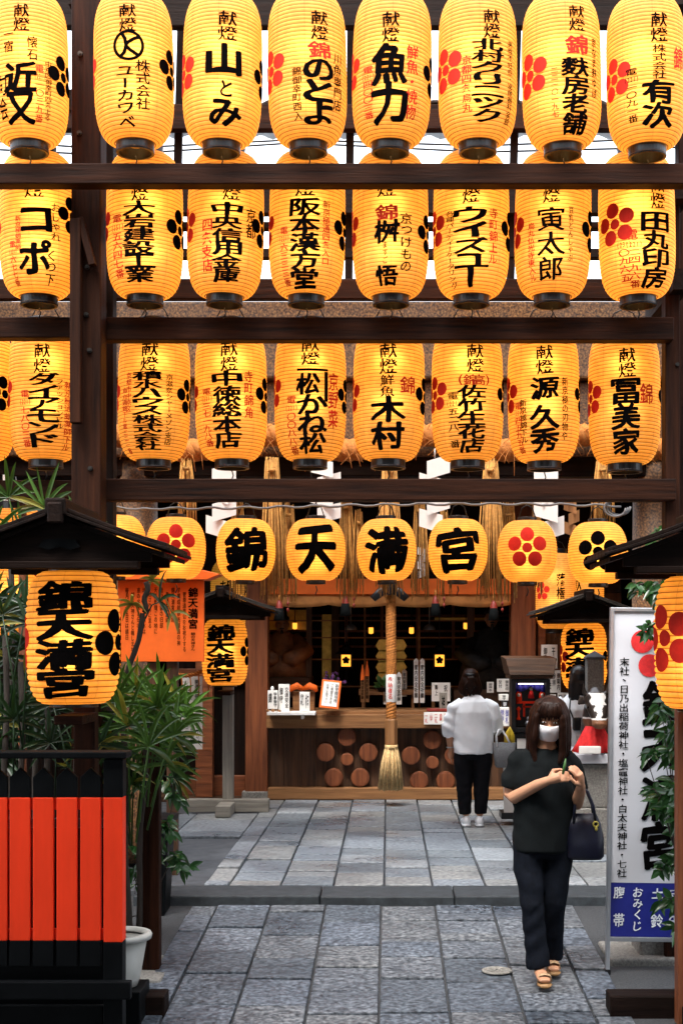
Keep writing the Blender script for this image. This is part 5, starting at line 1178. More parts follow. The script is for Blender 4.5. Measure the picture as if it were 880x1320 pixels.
for i in range(190):
    a = R(rnd.uniform(55, 305)); sx, sy = math.sin(a), -math.cos(a); L = rnd.uniform(.2, .3); r0 = rnd.uniform(.98, 1.1)
    x, y = sx*.09*r0, .025+sy*.092*r0; fl = rnd.uniform(-.015, .02)
    mb.tube([P(x*.35, .02+y*.3, .128), P(x*.8, y*.85, .1), P(x*1.04, y, .03), P(x*1.06+.006*math.sin(i), y*1.02, -.08), P(x*(1.1)+fl, y*1.05, -.17), P(x*1.02+fl*1.6+rnd.uniform(-.012, .012), y*1.0-.012, .03-L)], [.003, .004, .0045, .0045, .004, .0015], 4)
for i in range(40):
    x = rnd.uniform(-.066, .066); mb.tube([P(x*.4, -.02, .132), P(x*.85, -.08, .1), P(x, -.1+abs(x)*.35, .055), P(x*1.08+rnd.uniform(-.004, .004), -.097+abs(x)*.4, rnd.uniform(.012, .03))], [.003, .004, .0035, .0012], 4)
mb.build('strands', 'hairbrown', hairo, local=True)
# t-shirt
mb = MB()
mb.tube([(-.005, .02, .715), (-.005, .02, .8), (0, .02, .95), (0, .02, 1.1), (.005, .025, 1.2), (.012, .025, 1.265), (.018, .012, 1.305)], [(.162, .125), (.163, .125), (.163, .118), (.17, .115), (.168, .105), (.12, .09), (.074, .07)], 24)
mb.tube([(-.1, .03, 1.235), (-.145, .035, 1.2), (-.172, .035, 1.12), (-.186, .03, 1.06)], [.056, .06, .058, .06], 16); mb.tube([(.11, .03, 1.235), (.158, .045, 1.19), (.182, .055, 1.1), (.19, .055, 1.05)], [.056, .06, .058, .06], 16)
fused('t_shirt', mb, 'blacktee', wo, 0.009, 2, 0.017, 6.5)
mb = MB()
mb.tube([(0, .02, .82), (0, .02, .74), (0, .02, .68)], [(.155, .115), (.158, .115), (.14, .1)], 20)
mb.tube([(-.085, .02, .76), (-.085, .0, .62), (-.068, -.06, .42), (-.055, -.065, .25), (-.035, -.08, .075)], [.086, .082, .063, .06, .068], 16); mb.tube([(.085, .02, .76), (.08, .02, .62), (.064, .005, .43), (.06, .07, .25), (.06, .13, .095)], [.086, .08, .062, .06, .066], 16)
fused('trousers', mb, 'navytrousers', wo, 0.009, 2, 0.008, 7, (1, 1, .7))
for an in ((-.017, -.16, 0), (.06, .08, .012)):
    mb = MB(); x, y, z = an
    mb.tube([(x, y+.1, z+.03), (x, y+.03, z+.02), (x, y-.06, z+.012), (x, y-.1, z+.012)], [(.034, .03), (.034, .02), (.042, .012), (.028, .011)], 12); mb.tube([(x-.038, y-.035, z+.03), (x-.03, y-.04, z+.062), (x, y-.042, z+.07), (x+.03, y-.04, z+.062), (x+.038, y-.035, z+.03)], [(.004, .02)]*5, 8, 1)
    mb.build('sandal', ['sole', 'strapleather'], wo, local=True)
bg_ = thing('handbag', ((752-HX)*k, 7.86, 1265*0+gz(7.86)+.69), 'glossy navy handbag hanging from the arm of the woman in black', 'handbag')
bx = 0; mb = MB()
v = []
for z, hw_, hd in ((0, .095, .055), (.02, .112, .068), (.12, .112, .06), (.2, .095, .04), (.255, .07, .018)):
    for i in range(16):
        a = 2*PI*i/16; cx_ = math.copysign(abs(math.cos(a))**.55, math.cos(a)); sy_ = math.copysign(abs(math.sin(a))**.55, math.sin(a)); v.append((cx_*hw_, sy_*hd, z))
mb.add(v, [(r_*16+i, r_*16+(i+1) % 16, (r_+1)*16+(i+1) % 16, (r_+1)*16+i) for r_ in range(4) for i in range(16)]+[tuple(range(16))[::-1], tuple(64+i for i in range(16))], 0, True); mb.build('body', 'navybag', bg_, 0, True)
for y in (-.03, .03):
    mb = MB().tube([(-.062, y, .2), (-.055, y, .3), (-.028, y*.8, .38), (-.005, y*.6, .4), (.018, y*.8, .38), (.05, y, .3), (.062, y, .2)], .008, 8); mb.build('strap', 'navybag', bg_, local=True)
mb = MB().tube([(.06+.014*math.cos(a), -.045, .2+.014*math.sin(a)) for a in [i*PI/8 for i in range(17)]], .005, 6); mb.ball((.062, -.05, .175), (.009, .007, .013), 0, 8, 6); mb.build('charm', 'charmgold', bg_, 0, True)
mb = MB().tube([(.0, 0, 0), (.01, 0, .05), (.016, .004, .085)], [.007, .008, .004], 8); o = mb.build('green_snack', 'vineleaf', None, local=True); o.location = (wo.location.x+.075, 7.86-.27, wo.location.z+1.17); tag(o, 'small green stick held in the hand of the woman in black', 'snack')

# ---- the woman in white seen from behind
k = 13.24/F
wh = thing('person', ((609-HX)*k, 13.24, ZU), 'woman in white blouse and black trousers standing with her back to us', 'person')
hr = Matrix.Rotation(R(176), 3, 'Z')@Matrix.Rotation(R(14), 3, 'X'); hc = Vector((-.02, .05, 1.37))
mb = MB(); P = head(mb, hc, hr, 0.97)
mb.tube([(0, .0, .95), (0, -.0, 1.08), (0, .0, 1.17), (-.01, .02, 1.25), hc], [(.12, .08), (.14, .09), (.1, .07), (.048, .048), (.046, .046)], 14)
mb.tube([(-.13, .0, 1.16), (-.18, .0, 1.1), (-.225, .01, .9), (-.215, .03, .79), (-.205, .04, .72)], [.05, .048, .04, .033, .026], 12)
mb.tube([(.13, .0, 1.16), (.18, .0, 1.1), (.22, .02, .9), (.215, .1, .9), (.16, .26, .98)], [.05, .048, .04, .036, .026], 12)
hand(mb, (-.205, .04, .72), (.0, .1, -1), (-1, 0, 0), (0, 1, 0), .95, .35); hand(mb, (.16, .26, .98), (-.6, .5, .5), (.5, .6, 0), (-.4, 0, 1), .95, .6)
for s in (-1, 1):
    mb.tube([(s*.08, 0, .75), (s*.08, .0, .6), (s*.072, .0, .4), (s*.07, -.01, .27), (s*.065, -.005, .1)], [.085, .08, .052, .05, .033], 12); mb.tube([(s*.065, -.03, .05), (s*.065, .06, .04), (s*.07, .13, .03)], [.033, .036, .025], 10)
fused('body', mb, 'skin', wh, 0.0075, 2)
for s in (-1, 1):
    e = MB(); e.ball(P(s*.031, -.0765, .004), (.0125, .007, .0065), 0, 8, 6); e.build('eye', ['paperwhite'], wh, local=True)
mb = MB()
def hb2(p, r):
    t = MB(); t.ball((0, 0, 0), r, 0, 14, 10); mb.add([P(*p)+hr@Vector(v) for v in t.v], t.f, 0, True)
hb2((0, .025, .04), (.085, .096, .086)); hb2((0, .06, -.03), (.084, .06, .09)); hb2((.0, .105, .045), (.04, .03, .034))
rnd = random.Random(11)
for i in range(15):
    a = -1+2*i/14; mb.tube([P(a*.06, .06, .02), P(a*.085, .09-abs(a)*.05, -.05), P(a*.095, .085-abs(a)*.05, -.1), P(a*.085+rnd.uniform(-.01, .01), .08-abs(a)*.05, -.15+rnd.uniform(-.015, .02))], [.026, .028, .022, .008], 8)
for i in range(7): mb.tube([P(rnd.uniform(-.03, .03), .12, .05), P(rnd.uniform(-.04, .04), .135, .0), P(rnd.uniform(-.05, .05), .12, -.07), P(rnd.uniform(-.06, .06), .11, -.12)], [.012, .012, .009, .004], 6)
fused('hair', mb, 'hairbrown', wh, 0.0075, 1, 0.005, 24, (1.6, 1.6, .2))
mb = MB().tube([P(-.04, .125, .04), P(0, .14, .035), P(.04, .125, .045)], .012, 8); mb.build('hair_clip', 'black', wh, local=True)
mb = MB()
mb.tube([(0, .0, .695), (0, .0, .8), (0, -.005, .95), (0, -.01, 1.08), (-.002, -.0, 1.165), (-.005, .01, 1.215), (-.008, .02, 1.238)], [(.18, .125), (.182, .125), (.178, .115), (.178, .105), (.155, .09), (.088, .065), (.06, .056)], 24)
mb.tube([(-.1, 0, 1.165), (-.18, 0, 1.12), (-.21, .0, 1.02), (-.228, .01, .92), (-.226, .02, .845)], [.055, .062, .06, .066, .045], 16); mb.tube([(.1, 0, 1.165), (.18, 0, 1.12), (.205, .0, 1.02), (.215, .03, .93), (.215, .09, .9)], [.055, .062, .06, .066, .05], 16)
fused('blouse', mb, 'whiteblouse', wh, 0.008, 2, 0.018, 7)
mb = MB().tube([(.0, -.118, 1.06), (.0, -.098, 1.15), (-.004, -.078, 1.2)], .004, 6); mb.build('back_slit', 'greybag', wh, local=True)
mb = MB(); mb.tube([(0, 0, .76), (0, 0, .7), (0, 0, .64)], [(.165, .12), (.165, .12), (.14, .1)], 20)
for s in (-1, 1): mb.tube([(s*.085, 0, .72), (s*.088, .0, .6), (s*.08, .0, .4), (s*.078, -.0, .25), (s*.075, -.0, .12)], [.092, .092, .073, .065, .056], 16)
fused('trousers', mb, 'blacktrousers', wh, 0.009, 2, 0.01, 8)
for s in (-1, 1):
    mb = MB(); x = s*.062; mb.tube([(x, -.055, .05), (x, -.02, .05), (x, .06, .045), (x+s*.01, .14, .035), (x+s*.012, .18, .03)], [(.03, .042), (.04, .05), (.042, .04), (.042, .03), (.02, .02)], 14); mb.tube([(x, -.065, .012), (x, .06, .012), (x+s*.012, .19, .012)], [(.04, .012), (.045, .012), (.03, .012)], 12)
    mb.build('sneaker', 'whiteblouse', wh, local=True)
mb = MB().tube([(-.24+.036*math.cos(a)+.03, .035+.03*math.sin(a), .745) for a in [i*PI/6 for i in range(13)]], .006, 6); mb.build('wrist_watch', 'metal', wh, local=True)
tb = thing('tote_bag', ((649-HX)*k, 13.22, ZU+.56), 'grey woven tote bag with white handles on the right arm of the woman in white', 'bag')
mb = MB(); v = []
for z, hw_, hd in ((0, .075, .05), (.015, .088, .06), (.12, .1, .06), (.235, .115, .055)):
    for i in range(20): a = 2*PI*i/20; v.append((hw_*math.copysign(abs(math.cos(a))**.6, math.cos(a)), hd*math.copysign(abs(math.sin(a))**.6, math.sin(a)), z))
mb.add(v, [(r_*20+i, r_*20+(i+1) % 20, (r_+1)*20+(i+1) % 20, (r_+1)*20+i) for r_ in range(3) for i in range(20)]+[tuple(range(20))[::-1], tuple(60+i for i in range(20))], 0, True); mb.build('body', 'greybag', tb, 0, True)
for y in (-.045, .045): mb = MB().tube([(-.07, y, .2), (-.075, y, .3), (-.05, y*.6, .36), (-.02, y*.5, .355), (.02, y*.8, .29), (.06, y, .21)], .009, 8); mb.build('handle', 'whiteblouse', tb, 0, True)
mb = MB(); mb.tube([(.02, 0, .2), (.035, 0, .3), (.055, 0, .36), (.07, 0, .3), (.085, 0, .22)], [(.02, .03), (.035, .03), (.03, .02), (.03, .02), (.02, .02)], 10); mb.build('yellow_cloth', 'yellow', tb, 0, True)

# ---- the third woman, half hidden behind the cow
k = 13.0/F
tw = thing('person', ((740-HX)*k, 13.0, ZU), 'long black haired woman in white top and dark trousers behind the cow statue', 'person')
hr = Matrix.Rotation(R(205), 3, 'Z'); hc = Vector((.03, .02, 1.41)); mb = MB(); P = head(mb, hc, hr, .97)
mb.tube([(0, 0, .95), (0, 0, 1.12), (0, 0, 1.2), (.02, .01, 1.28), hc], [(.11, .08), (.13, .09), (.09, .07), (.046, .046), (.046, .046)], 12)
for s in (-1, 1):
    mb.tube([(s*.12, 0, 1.19), (s*.165, 0, 1.14), (s*.185, .02, .94), (s*.13, .16, .95)], [.048, .045, .038, .03], 10); hand(mb, (s*.13, .16, .95), (-s*.5, .7, .2), (0, .3, 1), (-s, 0, 0), .95, .5)
    mb.tube([(s*.08, 0, .76), (s*.07, 0, .4), (s*.065, 0, .08)], [.08, .05, .033], 10); mb.tube([(s*.065, -.03, .045), (s*.065, .13, .03)], [.035, .028], 8)
fused('body', mb, 'skin', tw, .009, 2)
mb = MB()
def hb3(p, r):
    t = MB(); t.ball((0, 0, 0), r, 0, 12, 8); mb.add([P(*p)+hr@Vector(v) for v in t.v], t.f, 0, True)
hb3((0, .025, .04), (.084, .096, .085))
for i in range(11): a = -1+.2*i; mb.tube([P(a*.06, .05, .05), P(a*.09, .09-abs(a)*.05, -.05), P(a*.095, .09-abs(a)*.05, -.17), P(a*.08, .085-abs(a)*.04, -.27)], [.028, .032, .03, .012], 8)
fused('hair', mb, 'hairblack', tw, .009, 1, .004, 24, (1.6, 1.6, .15))
mb = MB(); mb.tube([(0, 0, .78), (0, 0, .95), (0, 0, 1.12), (0, 0, 1.19), (.01, .0, 1.25)], [(.16, .115), (.16, .115), (.17, .11), (.12, .08), (.06, .055)], 20)
for s in (-1, 1): mb.tube([(s*.1, 0, 1.19), (s*.165, 0, 1.15), (s*.19, .01, 1.0), (s*.19, .04, .92)], [.055, .065, .068, .07], 12)
fused('top', mb, 'whiteblouse', tw, .01, 2, .015, 8)
mb = MB(); mb.tube([(0, 0, .84), (0, 0, .68)], [(.15, .11), (.14, .1)], 16)
for s in (-1, 1): mb.tube([(s*.08, 0, .76), (s*.075, 0, .4), (s*.07, 0, .08)], [.09, .075, .075], 12)
fused('trousers', mb, 'navytrousers', tw, .01, 2, .01, 8)
for s in (-1, 1): MB().tube([(s*.065, -.05, .03), (s*.065, .05, .035), (s*.07, .16, .02)], [(.036, .03), (.04, .03), (.028, .015)], 10).build('shoe', 'black', tw, local=True)
sb = thing('shoulder_bag', ((746-HX)*k, 12.86, ZU+.93), 'small black shoulder bag on the back of the third woman', 'bag'); mb = MB(); mb.cbox((0, .0, .06), (.16, .06, .12)); mb.build('body', 'black', sb, .015, True); MB().tube([(-.07, 0, .1), (-.11, -.02, .2), (-.1, .0, .3)], .007, 6).build('strap', 'black', sb, 0, True)

# ------------------------------------------------------------------ reclining cow statue with red bib
cw = thing('cow_statue', W(766, 971, PY_+.1), 'dark bronze cow statue with white forehead and red bib on the stone pedestal', 'statue'); k = (PY_+.1)/F
def cp(px, py, dy=0): v = W(px, py, PY_+.1)-Vector(cw.location); return Vector((v.x, v.y+dy, v.z))
mb = MB()
mb.tube([cp(806, 946, .6), cp(794, 942, .45), cp(782, 940, .3), cp(770, 934, .18)], [(.1, .13), (.18, .18), (.16, .18), (.1, .13)], 16)
mb.tube([cp(772, 948, .2), cp(768, 926, .08), cp(767, 910, .02)], [.13, .11, .09], 14)
mb.tube([cp(767, 892, .03), cp(767, 901, -.03), cp(767.5, 914, -.09), cp(768, 926, -.15), cp(768, 934, -.175), cp(768, 938, -.18)], [(.05, .06), (.098, .085), (.085, .07), (.062, .052), (.06, .045), (.03, .025)], 18)
for s in (-1, 1):
    mb.tube([cp(767+s*11, 903, .0), cp(767+s*18, 902, .0), cp(767+s*23, 908, -.01)], [(.03, .016), (.045, .016), (.008, .005)], 10)
    mb.tube([cp(767+s*9, 897, -.01), cp(767+s*15, 892, -.02), cp(767+s*16, 881, -.03)], [.026, .02, .006], 8); mb.ball(cp(767+s*10.5, 911, -.085), (.024, .02, .022), 0, 10, 8); mb.ball(cp(768+s*4.5, 931, -.2), (.014, .014, .012), 0, 8, 6)
    mb.tube([cp(777+s*15, 958, .2), cp(773+s*17, 966, .02), cp(769+s*13, 968, -.06)], [.07, .05, .035], 10)
def cowpick(c_, n_):
    px = (c_.x+cw.location.x)/k+HX; py = HY-(c_.z+cw.location.z-CZ)/k
    if c_.y > .06 or n_.y > .2: return 0
    if py > 924.5: return 2 if py > 927 else 1
    wd = 9.5 if py < 908 else 5.2 if py < 916 else 3.6
    return 1 if 893 < py and abs(px-767.5+1.2*math.sin(py*.6)) < wd and abs(px-767) < 13 else 0
fused('body', mb, 'cowblack', cw, .007, 3, mats=['cowblack', 'paperwhite', 'statuewood'], pick=cowpick)
for s in (-1, 1): MB().ball(cp(767+s*11, 911, -.105), (.012, .01, .012), 0, 8, 6).build('eye', 'ink', cw, local=True)
mb = MB(); n = 20; vs = []
for i in range(n+1):
    t = i/n; a = (t-.5)*2.6
    for j, (r, z) in enumerate(((.1, 936), (.13, 946), (.155, 958), (.175, 969))):
        wv = .022*math.sin(i*2.1+.4*j)*(j/3); vs.append(cp(766, z, .05)+Vector(((r+wv)*math.sin(a)*(.75+.1*j), -(r+wv)*math.cos(a)*.95, 0)))
mb.add(vs, [(i*4+j, (i+1)*4+j, (i+1)*4+j+1, i*4+j+1) for i in range(n) for j in range(3)], 0, True); o = mb.build('bib', 'redcloth', cw, local=True); s = o.modifiers.new('s', 'SOLIDIFY'); s.thickness = .008
sp = thing('stone_pillar', W(767, 1000, 12.2), 'square grey stone pillar with pyramid top behind the cow', 'pillar'); a = W(756.5, 930, 12.2); b = W(778, 850, 12.2)
mb = MB(); mb.box((a.x, 12.2, ZU), (b.x, 12.35, b.z)); mb.build('shaft', 'stone', sp, .006)
mb = MB(); z = b.z+.001; cx_ = (a.x+b.x)/2; h = .085; mb.add([(cx_-h, 12.19, z), (cx_+h, 12.19, z), (cx_+h, 12.36, z), (cx_-h, 12.36, z), (cx_-h, 12.19, z+.02), (cx_+h, 12.19, z+.02), (cx_+h, 12.36, z+.02), (cx_-h, 12.36, z+.02), (cx_, 12.275, z+.075)], [(0,3,2,1),(0,1,5,4),(1,2,6,5),(2,3,7,6),(3,0,4,7),(4,5,8),(5,6,8),(6,7,8),(7,4,8)]); mb.build('cap', 'concrete', sp, .004)

# ------------------------------------------------------------------ white sign at the right
GY = 8.0; k = GY/F
sg = thing('shrine_sign', W(838, 1256, GY), 'tall white framed sign with black column writing and blue foot panel', 'sign')
org = W(786, 783, GY)-Vector(sg.location); rot = Matrix.Rotation(R(-0.75), 3, 'Y').inverted(); ux = rot@Vector((1, 0, 0)); uz = rot@Vector((0, 0, 1))
def sq(x0, y0, x1, y1, yo, d, mb):       # px offsets from the sign's top left corner
    P_ = lambda x, y, q: org+ux*(x*k)-uz*(y*k)+Vector((0, q, 0))
    v = [P_(x0, y1, yo), P_(x1, y1, yo), P_(x1, y1, yo+d), P_(x0, y1, yo+d), P_(x0, y0, yo), P_(x1, y0, yo), P_(x1, y0, yo+d), P_(x0, y0, yo+d)]
    return mb.add(v, [(0,3,2,1),(4,5,6,7),(0,1,5,4),(1,2,6,5),(2,3,7,6),(3,0,4,7)])
SW = 122
sq(5, 5, SW-5, 355, 0, .02, MB()).build('panel', 'signwhite', sg, local=True) if False else None
mb = MB(); sq(5, 5, SW-5, 354.5, 0, .02, mb); mb.build('panel', 'signwhite', sg, local=True)
mb = MB(); sq(5, 355, SW-5, 424, -.002, .022, mb); mb.build('blue_panel', 'signblue', sg, local=True)
mb = MB(); sq(0, 0, 5, 475, -.015, .045, mb); sq(SW-5, 0, SW, 475, -.015, .045, mb); sq(5, 0, SW-5, 5, -.012, .04, mb); sq(5, 424.3, SW-5, 430, -.012, .04, mb); mb.build('frame', 'metal', sg, .003, True)
mb = MB(); sq(-1, 466, 6, 477, -.018, .052, mb); sq(SW-6, 466, SW+1, 477, -.018, .052, mb); mb.build('foot_cap', 'black', sg, .003, True)
T = lambda l, n, m, off=.004: flat_text([(s, x*k, -y0*k, -y1*k, w_*k, b) for s, x, y0, y1, w_, b in l], n, m, sg, org, ux, uz, Vector((0, -1, 0)), off, .06)
T([('末社、日乃出稲荷神社・塩竈神社・白太夫神社・七社', 19, 64, 348, 13, .012), ('錦天満宮', 68, 92, 336, 54, .035)], 'lettering', 'ink')
T([('腹', 16, 359, 375, 15, .015), ('帯', 16, 393, 412, 15, .015), ('おみくじ', 40, 359, 417, 14, .015), ('土', 65, 360, 375, 16, .02), ('鈴', 65, 393, 412, 16, .015), ('守', 88, 360, 376, 16, .015), ('矢', 88, 393, 412, 16, .015)], 'lettering', 'whiteink', .007)
bm = bmesh.new(); crest(bm, 68*k, -52*k, 43*k); bm_mesh(bm, 'plum_crest', 'redcloth', lambda u, v: org+ux*u+uz*v+Vector((0, -.004, 0)), sg)
single('sign_weight', pxb(MB(), 786, 1236, 900, 1256, 8.15, .5), 'stone', 'low dark stone slab on the ground under the white sign', 'slab', bevel=.015)
single('stone_block', pxb(MB(), 824, 1196, 880, 1236, 8.25, .3), 'stone', 'square stone block standing on the slab behind the white sign', 'block', bevel=.015)
single('wooden_post', MB().box((W(873, 0, 7.1).x, 7.1, gz(7.1)), (W(895, 0, 7.1).x, 7.19, W(0, 905, 7.1).z)), 'hall_z', 'reddish brown post at the right edge below the big lantern', 'post', bevel=.006)
single('wooden_bar', MB().box((W(24, 0, 8.6).x, 8.6, .05), (W(33, 0, 8.6).x, 8.64, W(0, 640, 8.6).z)), 'hall_z', 'slim reddish upright bar before the pale far left lantern', 'post', bevel=.004)
mb = MB(); pxb(mb, -20, 600, 22, 780, 10.2, .02); single('white_banner', pxb(MB(), 4, 612, 10, 760, 10.0, .01), 'paperwhite', 'narrow white hanging strip at the far left behind the palm', 'banner')

# ------------------------------------------------------------------ plants
def blade(mb, p, d, L, wd, droop, rnd, mi=0, nrm=None):
    """one narrow leaf, folded along its rib and drooping"""
    d = d.normalized(); up = nrm if nrm is not None else Vector((0, 0, 1)); s = d.cross(up)
    if s.length < .1: s = d.cross(Vector((0, 1, 0)))
    s.normalize(); u = s.cross(d); vs = []; q = p.copy(); dd = d.copy(); n = 6
    for i in range(n+1):
        t = i/n; w_ = wd*(math.sin(PI*min(1, .12+t*.88))**.7)*(1 if t < .96 else .3); fold = u*(w_*.35)
        vs += [q-s*w_*.5+fold, q, q+s*w_*.5+fold]; dd = (dd+Vector((0, 0, -droop*(.5+t)/n))).normalized(); q = q+dd*(L/n); u = s.cross(dd)
    mb.add(vs, [(3*i+j, 3*i+j+1, 3*i+j+4, 3*i+j+3) for i in range(n) for j in range(2)], mi, True)
def frond(parent, base, c, L, n, rnd, m='palmleaf', droop=.5, face=None):
    """a petiole from base to c and a hand of narrow leaflets"""
    ax = (c-base).normalized(); mb = MB(); mid = base.lerp(c, .5)+Vector((0, 0, .04)); mb.tube([base, mid, c], [.006, .005, .004], 6)
    f = face if face is not None else Vector((rnd.uniform(-.5, .5), -1, rnd.uniform(.1, .8))).normalized()
    side = ax.cross(f)
    if side.length < .1: side = Vector((1, 0, 0))
    side.normalize(); f = side.cross(ax)
    for i in range(n):
        a = R(-105+210*(i+.5)/n+rnd.uniform(-7, 7)); d = ax*math.cos(a)+side*math.sin(a)+f*rnd.uniform(-.05, .25)
        blade(mb, c, d, L*(1-.25*abs(a)/2)*rnd.uniform(.8, 1.12), rnd.uniform(.018, .032), droop*rnd.uniform(.5, 2.0), rnd, 1 if rnd.random() < .1 else 0, f)
    return mb.build('frond', [m, 'palmyellow'], parent)
def palm(label, root, stems, fr_list, seed, Y):
    rnd = random.Random(seed); t = thing('lady_palm', root, label, 'palm', 'lady palms at the left of the path')
    for a, b in stems:
        mb = MB(); p = W(*a); q = W(*b); n = 8; mb.tube([p.lerp(q, i/n)+Vector((.01*math.sin(i*1.3), 0, 0)) for i in range(n+1)], [.016+.002*(i % 2) for i in range(n+1)], 8); mb.build('stem', 'bark', t)
    for px, py, dY, Lp, n, bx_, by_, m, dr in fr_list:
        c = W(px, py, Y+dY); frond(t, W(bx_, by_, Y+dY+.05), c, Lp*Y/F, n, rnd, m, dr)
    return t
rnd = random.Random(21)
FL = [(58, 655, 0, 62, 11, 60, 720, 'palmleaf', .35), (12, 640, .1, 56, 9, 20, 700, 'palmleaf', .6), (104, 668, .15, 50, 9, 85, 720, 'palmleaf', .4), (-8, 690, .05, 55, 9, -10, 740, 'palmleaf', .6), (30, 690, .3, 48, 8, 40, 740, 'palmleaf', .8)]
palm('lady palm with broad green fans rising above the left shelter roof', W(40, 1200, 8.3), [((40, 1190, 8.3), (58, 700, 8.3)), ((12, 1190, 8.4), (15, 690, 8.4))], FL, 1, 8.3)
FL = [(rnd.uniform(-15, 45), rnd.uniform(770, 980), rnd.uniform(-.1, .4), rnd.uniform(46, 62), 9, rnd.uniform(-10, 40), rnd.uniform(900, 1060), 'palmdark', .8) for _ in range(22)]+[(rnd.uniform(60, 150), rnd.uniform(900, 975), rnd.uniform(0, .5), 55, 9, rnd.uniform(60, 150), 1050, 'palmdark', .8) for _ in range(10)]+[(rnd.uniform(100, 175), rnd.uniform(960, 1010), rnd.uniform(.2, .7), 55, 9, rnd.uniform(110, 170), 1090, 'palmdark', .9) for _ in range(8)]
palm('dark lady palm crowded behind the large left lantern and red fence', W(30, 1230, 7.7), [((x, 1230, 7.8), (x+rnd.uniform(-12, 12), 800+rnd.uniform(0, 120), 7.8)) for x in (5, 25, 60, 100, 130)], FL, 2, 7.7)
FL = [(165, 935, 0, 66, 11, 168, 1060, 'palmleaf', .7), (205, 912, -.05, 66, 11, 190, 1040, 'palmleaf', .6), (192, 962, -.1, 72, 10, 180, 1060, 'palmleaf', .9), (224, 948, -.1, 62, 10, 195, 1040, 'palmleaf', .9), (240, 925, .1, 50, 9, 200, 1010, 'palmleaf', .9), (148, 905, .1, 60, 10, 160, 1020, 'palmleaf', .6), (176, 888, .15, 58, 10, 172, 1000, 'palmleaf', .4), (214, 985, .0, 60, 9, 190, 1070, 'palmleaf', 1.1), (160, 985, .05, 62, 9, 168, 1080, 'palmleaf', .9), (228, 905, .2, 46, 8, 205, 990, 'palmleaf', .7), (140, 955, .2, 58, 9, 150, 1050, 'palmleaf', .8), (200, 940, .25, 60, 9, 186, 1040, 'palmleaf', .6), (172, 1010, .1, 50, 8, 170, 1090, 'palmleaf', 1.2)]+[(rnd.uniform(140, 245), rnd.uniform(890, 1010), rnd.uniform(-.1, .5), rnd.uniform(44, 62), 9, rnd.uniform(150, 200), rnd.uniform(1010, 1090), rnd.choice(['palmleaf', 'palmleaf', 'palmdark']), rnd.uniform(.6, 1.3)) for _ in range(16)]
palm('bright lady palm with long arching leaflets between the red fence and hall', W(172, 1230, 7.9), [((166, 1230, 7.95), (160, 930, 7.9)), ((176, 1230, 8.0), (190, 900, 7.9)), ((158, 1230, 8.1), (145, 890, 8.0))], FL, 3, 7.85)
FL = [(170, 779, 0, 40, 7, 182, 800, 'palmyellow', 1.4), (206, 776, .05, 44, 5, 186, 800, 'palmdark', 1.8), (196, 748, .1, 26, 6, 186, 790, 'palmyellow', 1.8), (222, 790, .02, 34, 3, 205, 770, 'palmyellow', 2.0)]
palm('thin lady palm stem with drooping yellowed fans before the orange board', W(150, 1200, 8.8), [((140, 1190, 8.8), (150, 930, 8.8)), ((150, 930, 8.8), (186, 790, 8.8)), ((186, 790, 8.8), (190, 750, 8.8))], FL, 4, 8.8)
def leaf(mb, p, d, L, wd, rnd, mi=0):
    d = d.normalized(); u = Vector((rnd.uniform(-.6, .6), -1, rnd.uniform(0, 1))).normalized(); s = d.cross(u).normalized(); u = s.cross(d); vs = []; n = 5
    for i in range(n+1):
        t = i/n; w_ = wd*math.sin(PI*(t**.85))+.0008; q = p+d*L*t+Vector((0, 0, -.25*L*t*t)); vs += [q-s*w_*.5+u*w_*.2, q, q+s*w_*.5+u*w_*.2]
    mb.add(vs, [(3*i+j, 3*i+j+1, 3*i+j+4, 3*i+j+3) for i in range(n) for j in range(2)], mi, True)
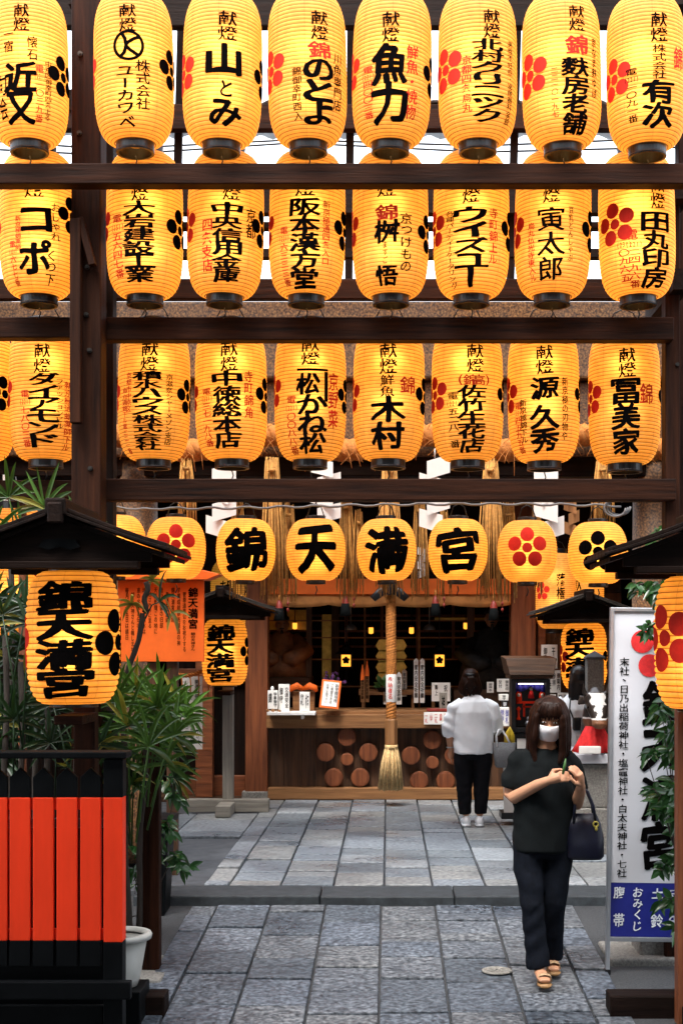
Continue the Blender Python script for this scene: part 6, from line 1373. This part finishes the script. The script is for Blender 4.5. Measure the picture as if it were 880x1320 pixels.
def shrub(label, root, clusters, Y, seed, m='shrubleaf', Ls=(.055, .1), name='shrub', trunk=None, cat='shrub'):
    rnd = random.Random(seed); t = thing(name, root, label, cat); lm = MB(); sm = MB()
    for px, py, rx, ry, n in clusters:
        c = W(px, py, Y+rnd.uniform(-.1, .15)); src = W(trunk[0], trunk[1], Y) if trunk else Vector(root)
        nt_ = max(2, n//7)
        for i in range(nt_):
            e = c+Vector((rnd.uniform(-rx, rx)*Y/F, rnd.uniform(-.12, .12), rnd.uniform(-ry, ry)*Y/F)); mid = src.lerp(e, .55)+Vector((0, 0, .05)); st = src if i == 0 else c
            sm.tube([st, st.lerp(e, .5)+Vector((0, 0, .02)), e], [.006 if i == 0 else .004, .004, .002], 5)
            for j in range(7):
                f = rnd.uniform(.3, 1.05); p = c.lerp(e, f) if i else c.lerp(e, f); d = Vector((rnd.uniform(-1, 1), rnd.uniform(-.9, .5), rnd.uniform(-.9, .5))); leaf(lm, p, d, rnd.uniform(*Ls), rnd.uniform(.026, .042), rnd)
    sm.build('branches', 'bark', t); lm.build('foliage', m, t); return t
shrub('glossy dark green shrub behind the wooden post by the planter', W(215, 1200, 8.7), [(222, 1015, 18, 22, 40), (215, 1060, 16, 20, 40), (232, 1108, 20, 12, 34), (205, 1090, 14, 24, 34), (180, 1110, 18, 40, 40), (165, 1180, 14, 20, 18)], 8.6, 5, trunk=(190, 1180))
shrub('glossy leafy shrub overlapping the white sign at right', W(905, 1270, 7.7), [(846, 912, 10, 16, 18), (872, 930, 14, 22, 36), (862, 962, 14, 12, 24), (838, 968, 14, 8, 14), (858, 1025, 20, 16, 52), (836, 1018, 14, 12, 18), (872, 1045, 12, 18, 36), (878, 990, 10, 22, 30), (872, 1108, 12, 14, 26), (852, 1122, 14, 8, 14), (864, 1160, 12, 16, 22), (874, 1190, 10, 14, 16), (870, 950, 12, 40, 50), (872, 1080, 12, 40, 50), (854, 940, 12, 10, 18), (846, 1046, 14, 8, 18), (868, 1010, 14, 14, 30)], 7.7, 6, trunk=(885, 1150), Ls=(.06, .11))
shrub('loose leafy sprays hanging under the right shelter roof before the sign', W(880, 760, 7.75), [(838, 758, 20, 6, 22), (860, 770, 14, 10, 24), (822, 755, 16, 5, 12), (862, 800, 8, 18, 16), (836, 812, 6, 10, 8)], 7.75, 7, trunk=(884, 770), name='hanging_shrub')
shrub('pale green climbing vine on the right torii pillar', W(850, 700, 10.9), [(846, 684, 12, 5, 14), (858, 678, 10, 5, 12), (838, 700, 12, 5, 10), (870, 690, 8, 8, 12)], 10.85, 8, 'vineleaf', (.06, .1), 'vine', (878, 700), 'vine')

# ------------------------------------------------------------------ arcade behind the camera that shades the near path
arc = thing('arcade_roof', (0, -8, 5.4), 'covered shopping arcade roof over the street behind the viewer', 'roof')
mb = MB(); mb.box((-9, -30, 6.0), (9, 4.2, 6.15)); mb.build('panel', 'wallplaster', arc)
mb = MB()
for s in (-1, 1): mb.box((s*6-.3, -30, -.3), (s*6+.3, 2, 6.0))
each(mb, 'side_wall', 'wallplaster', arc)
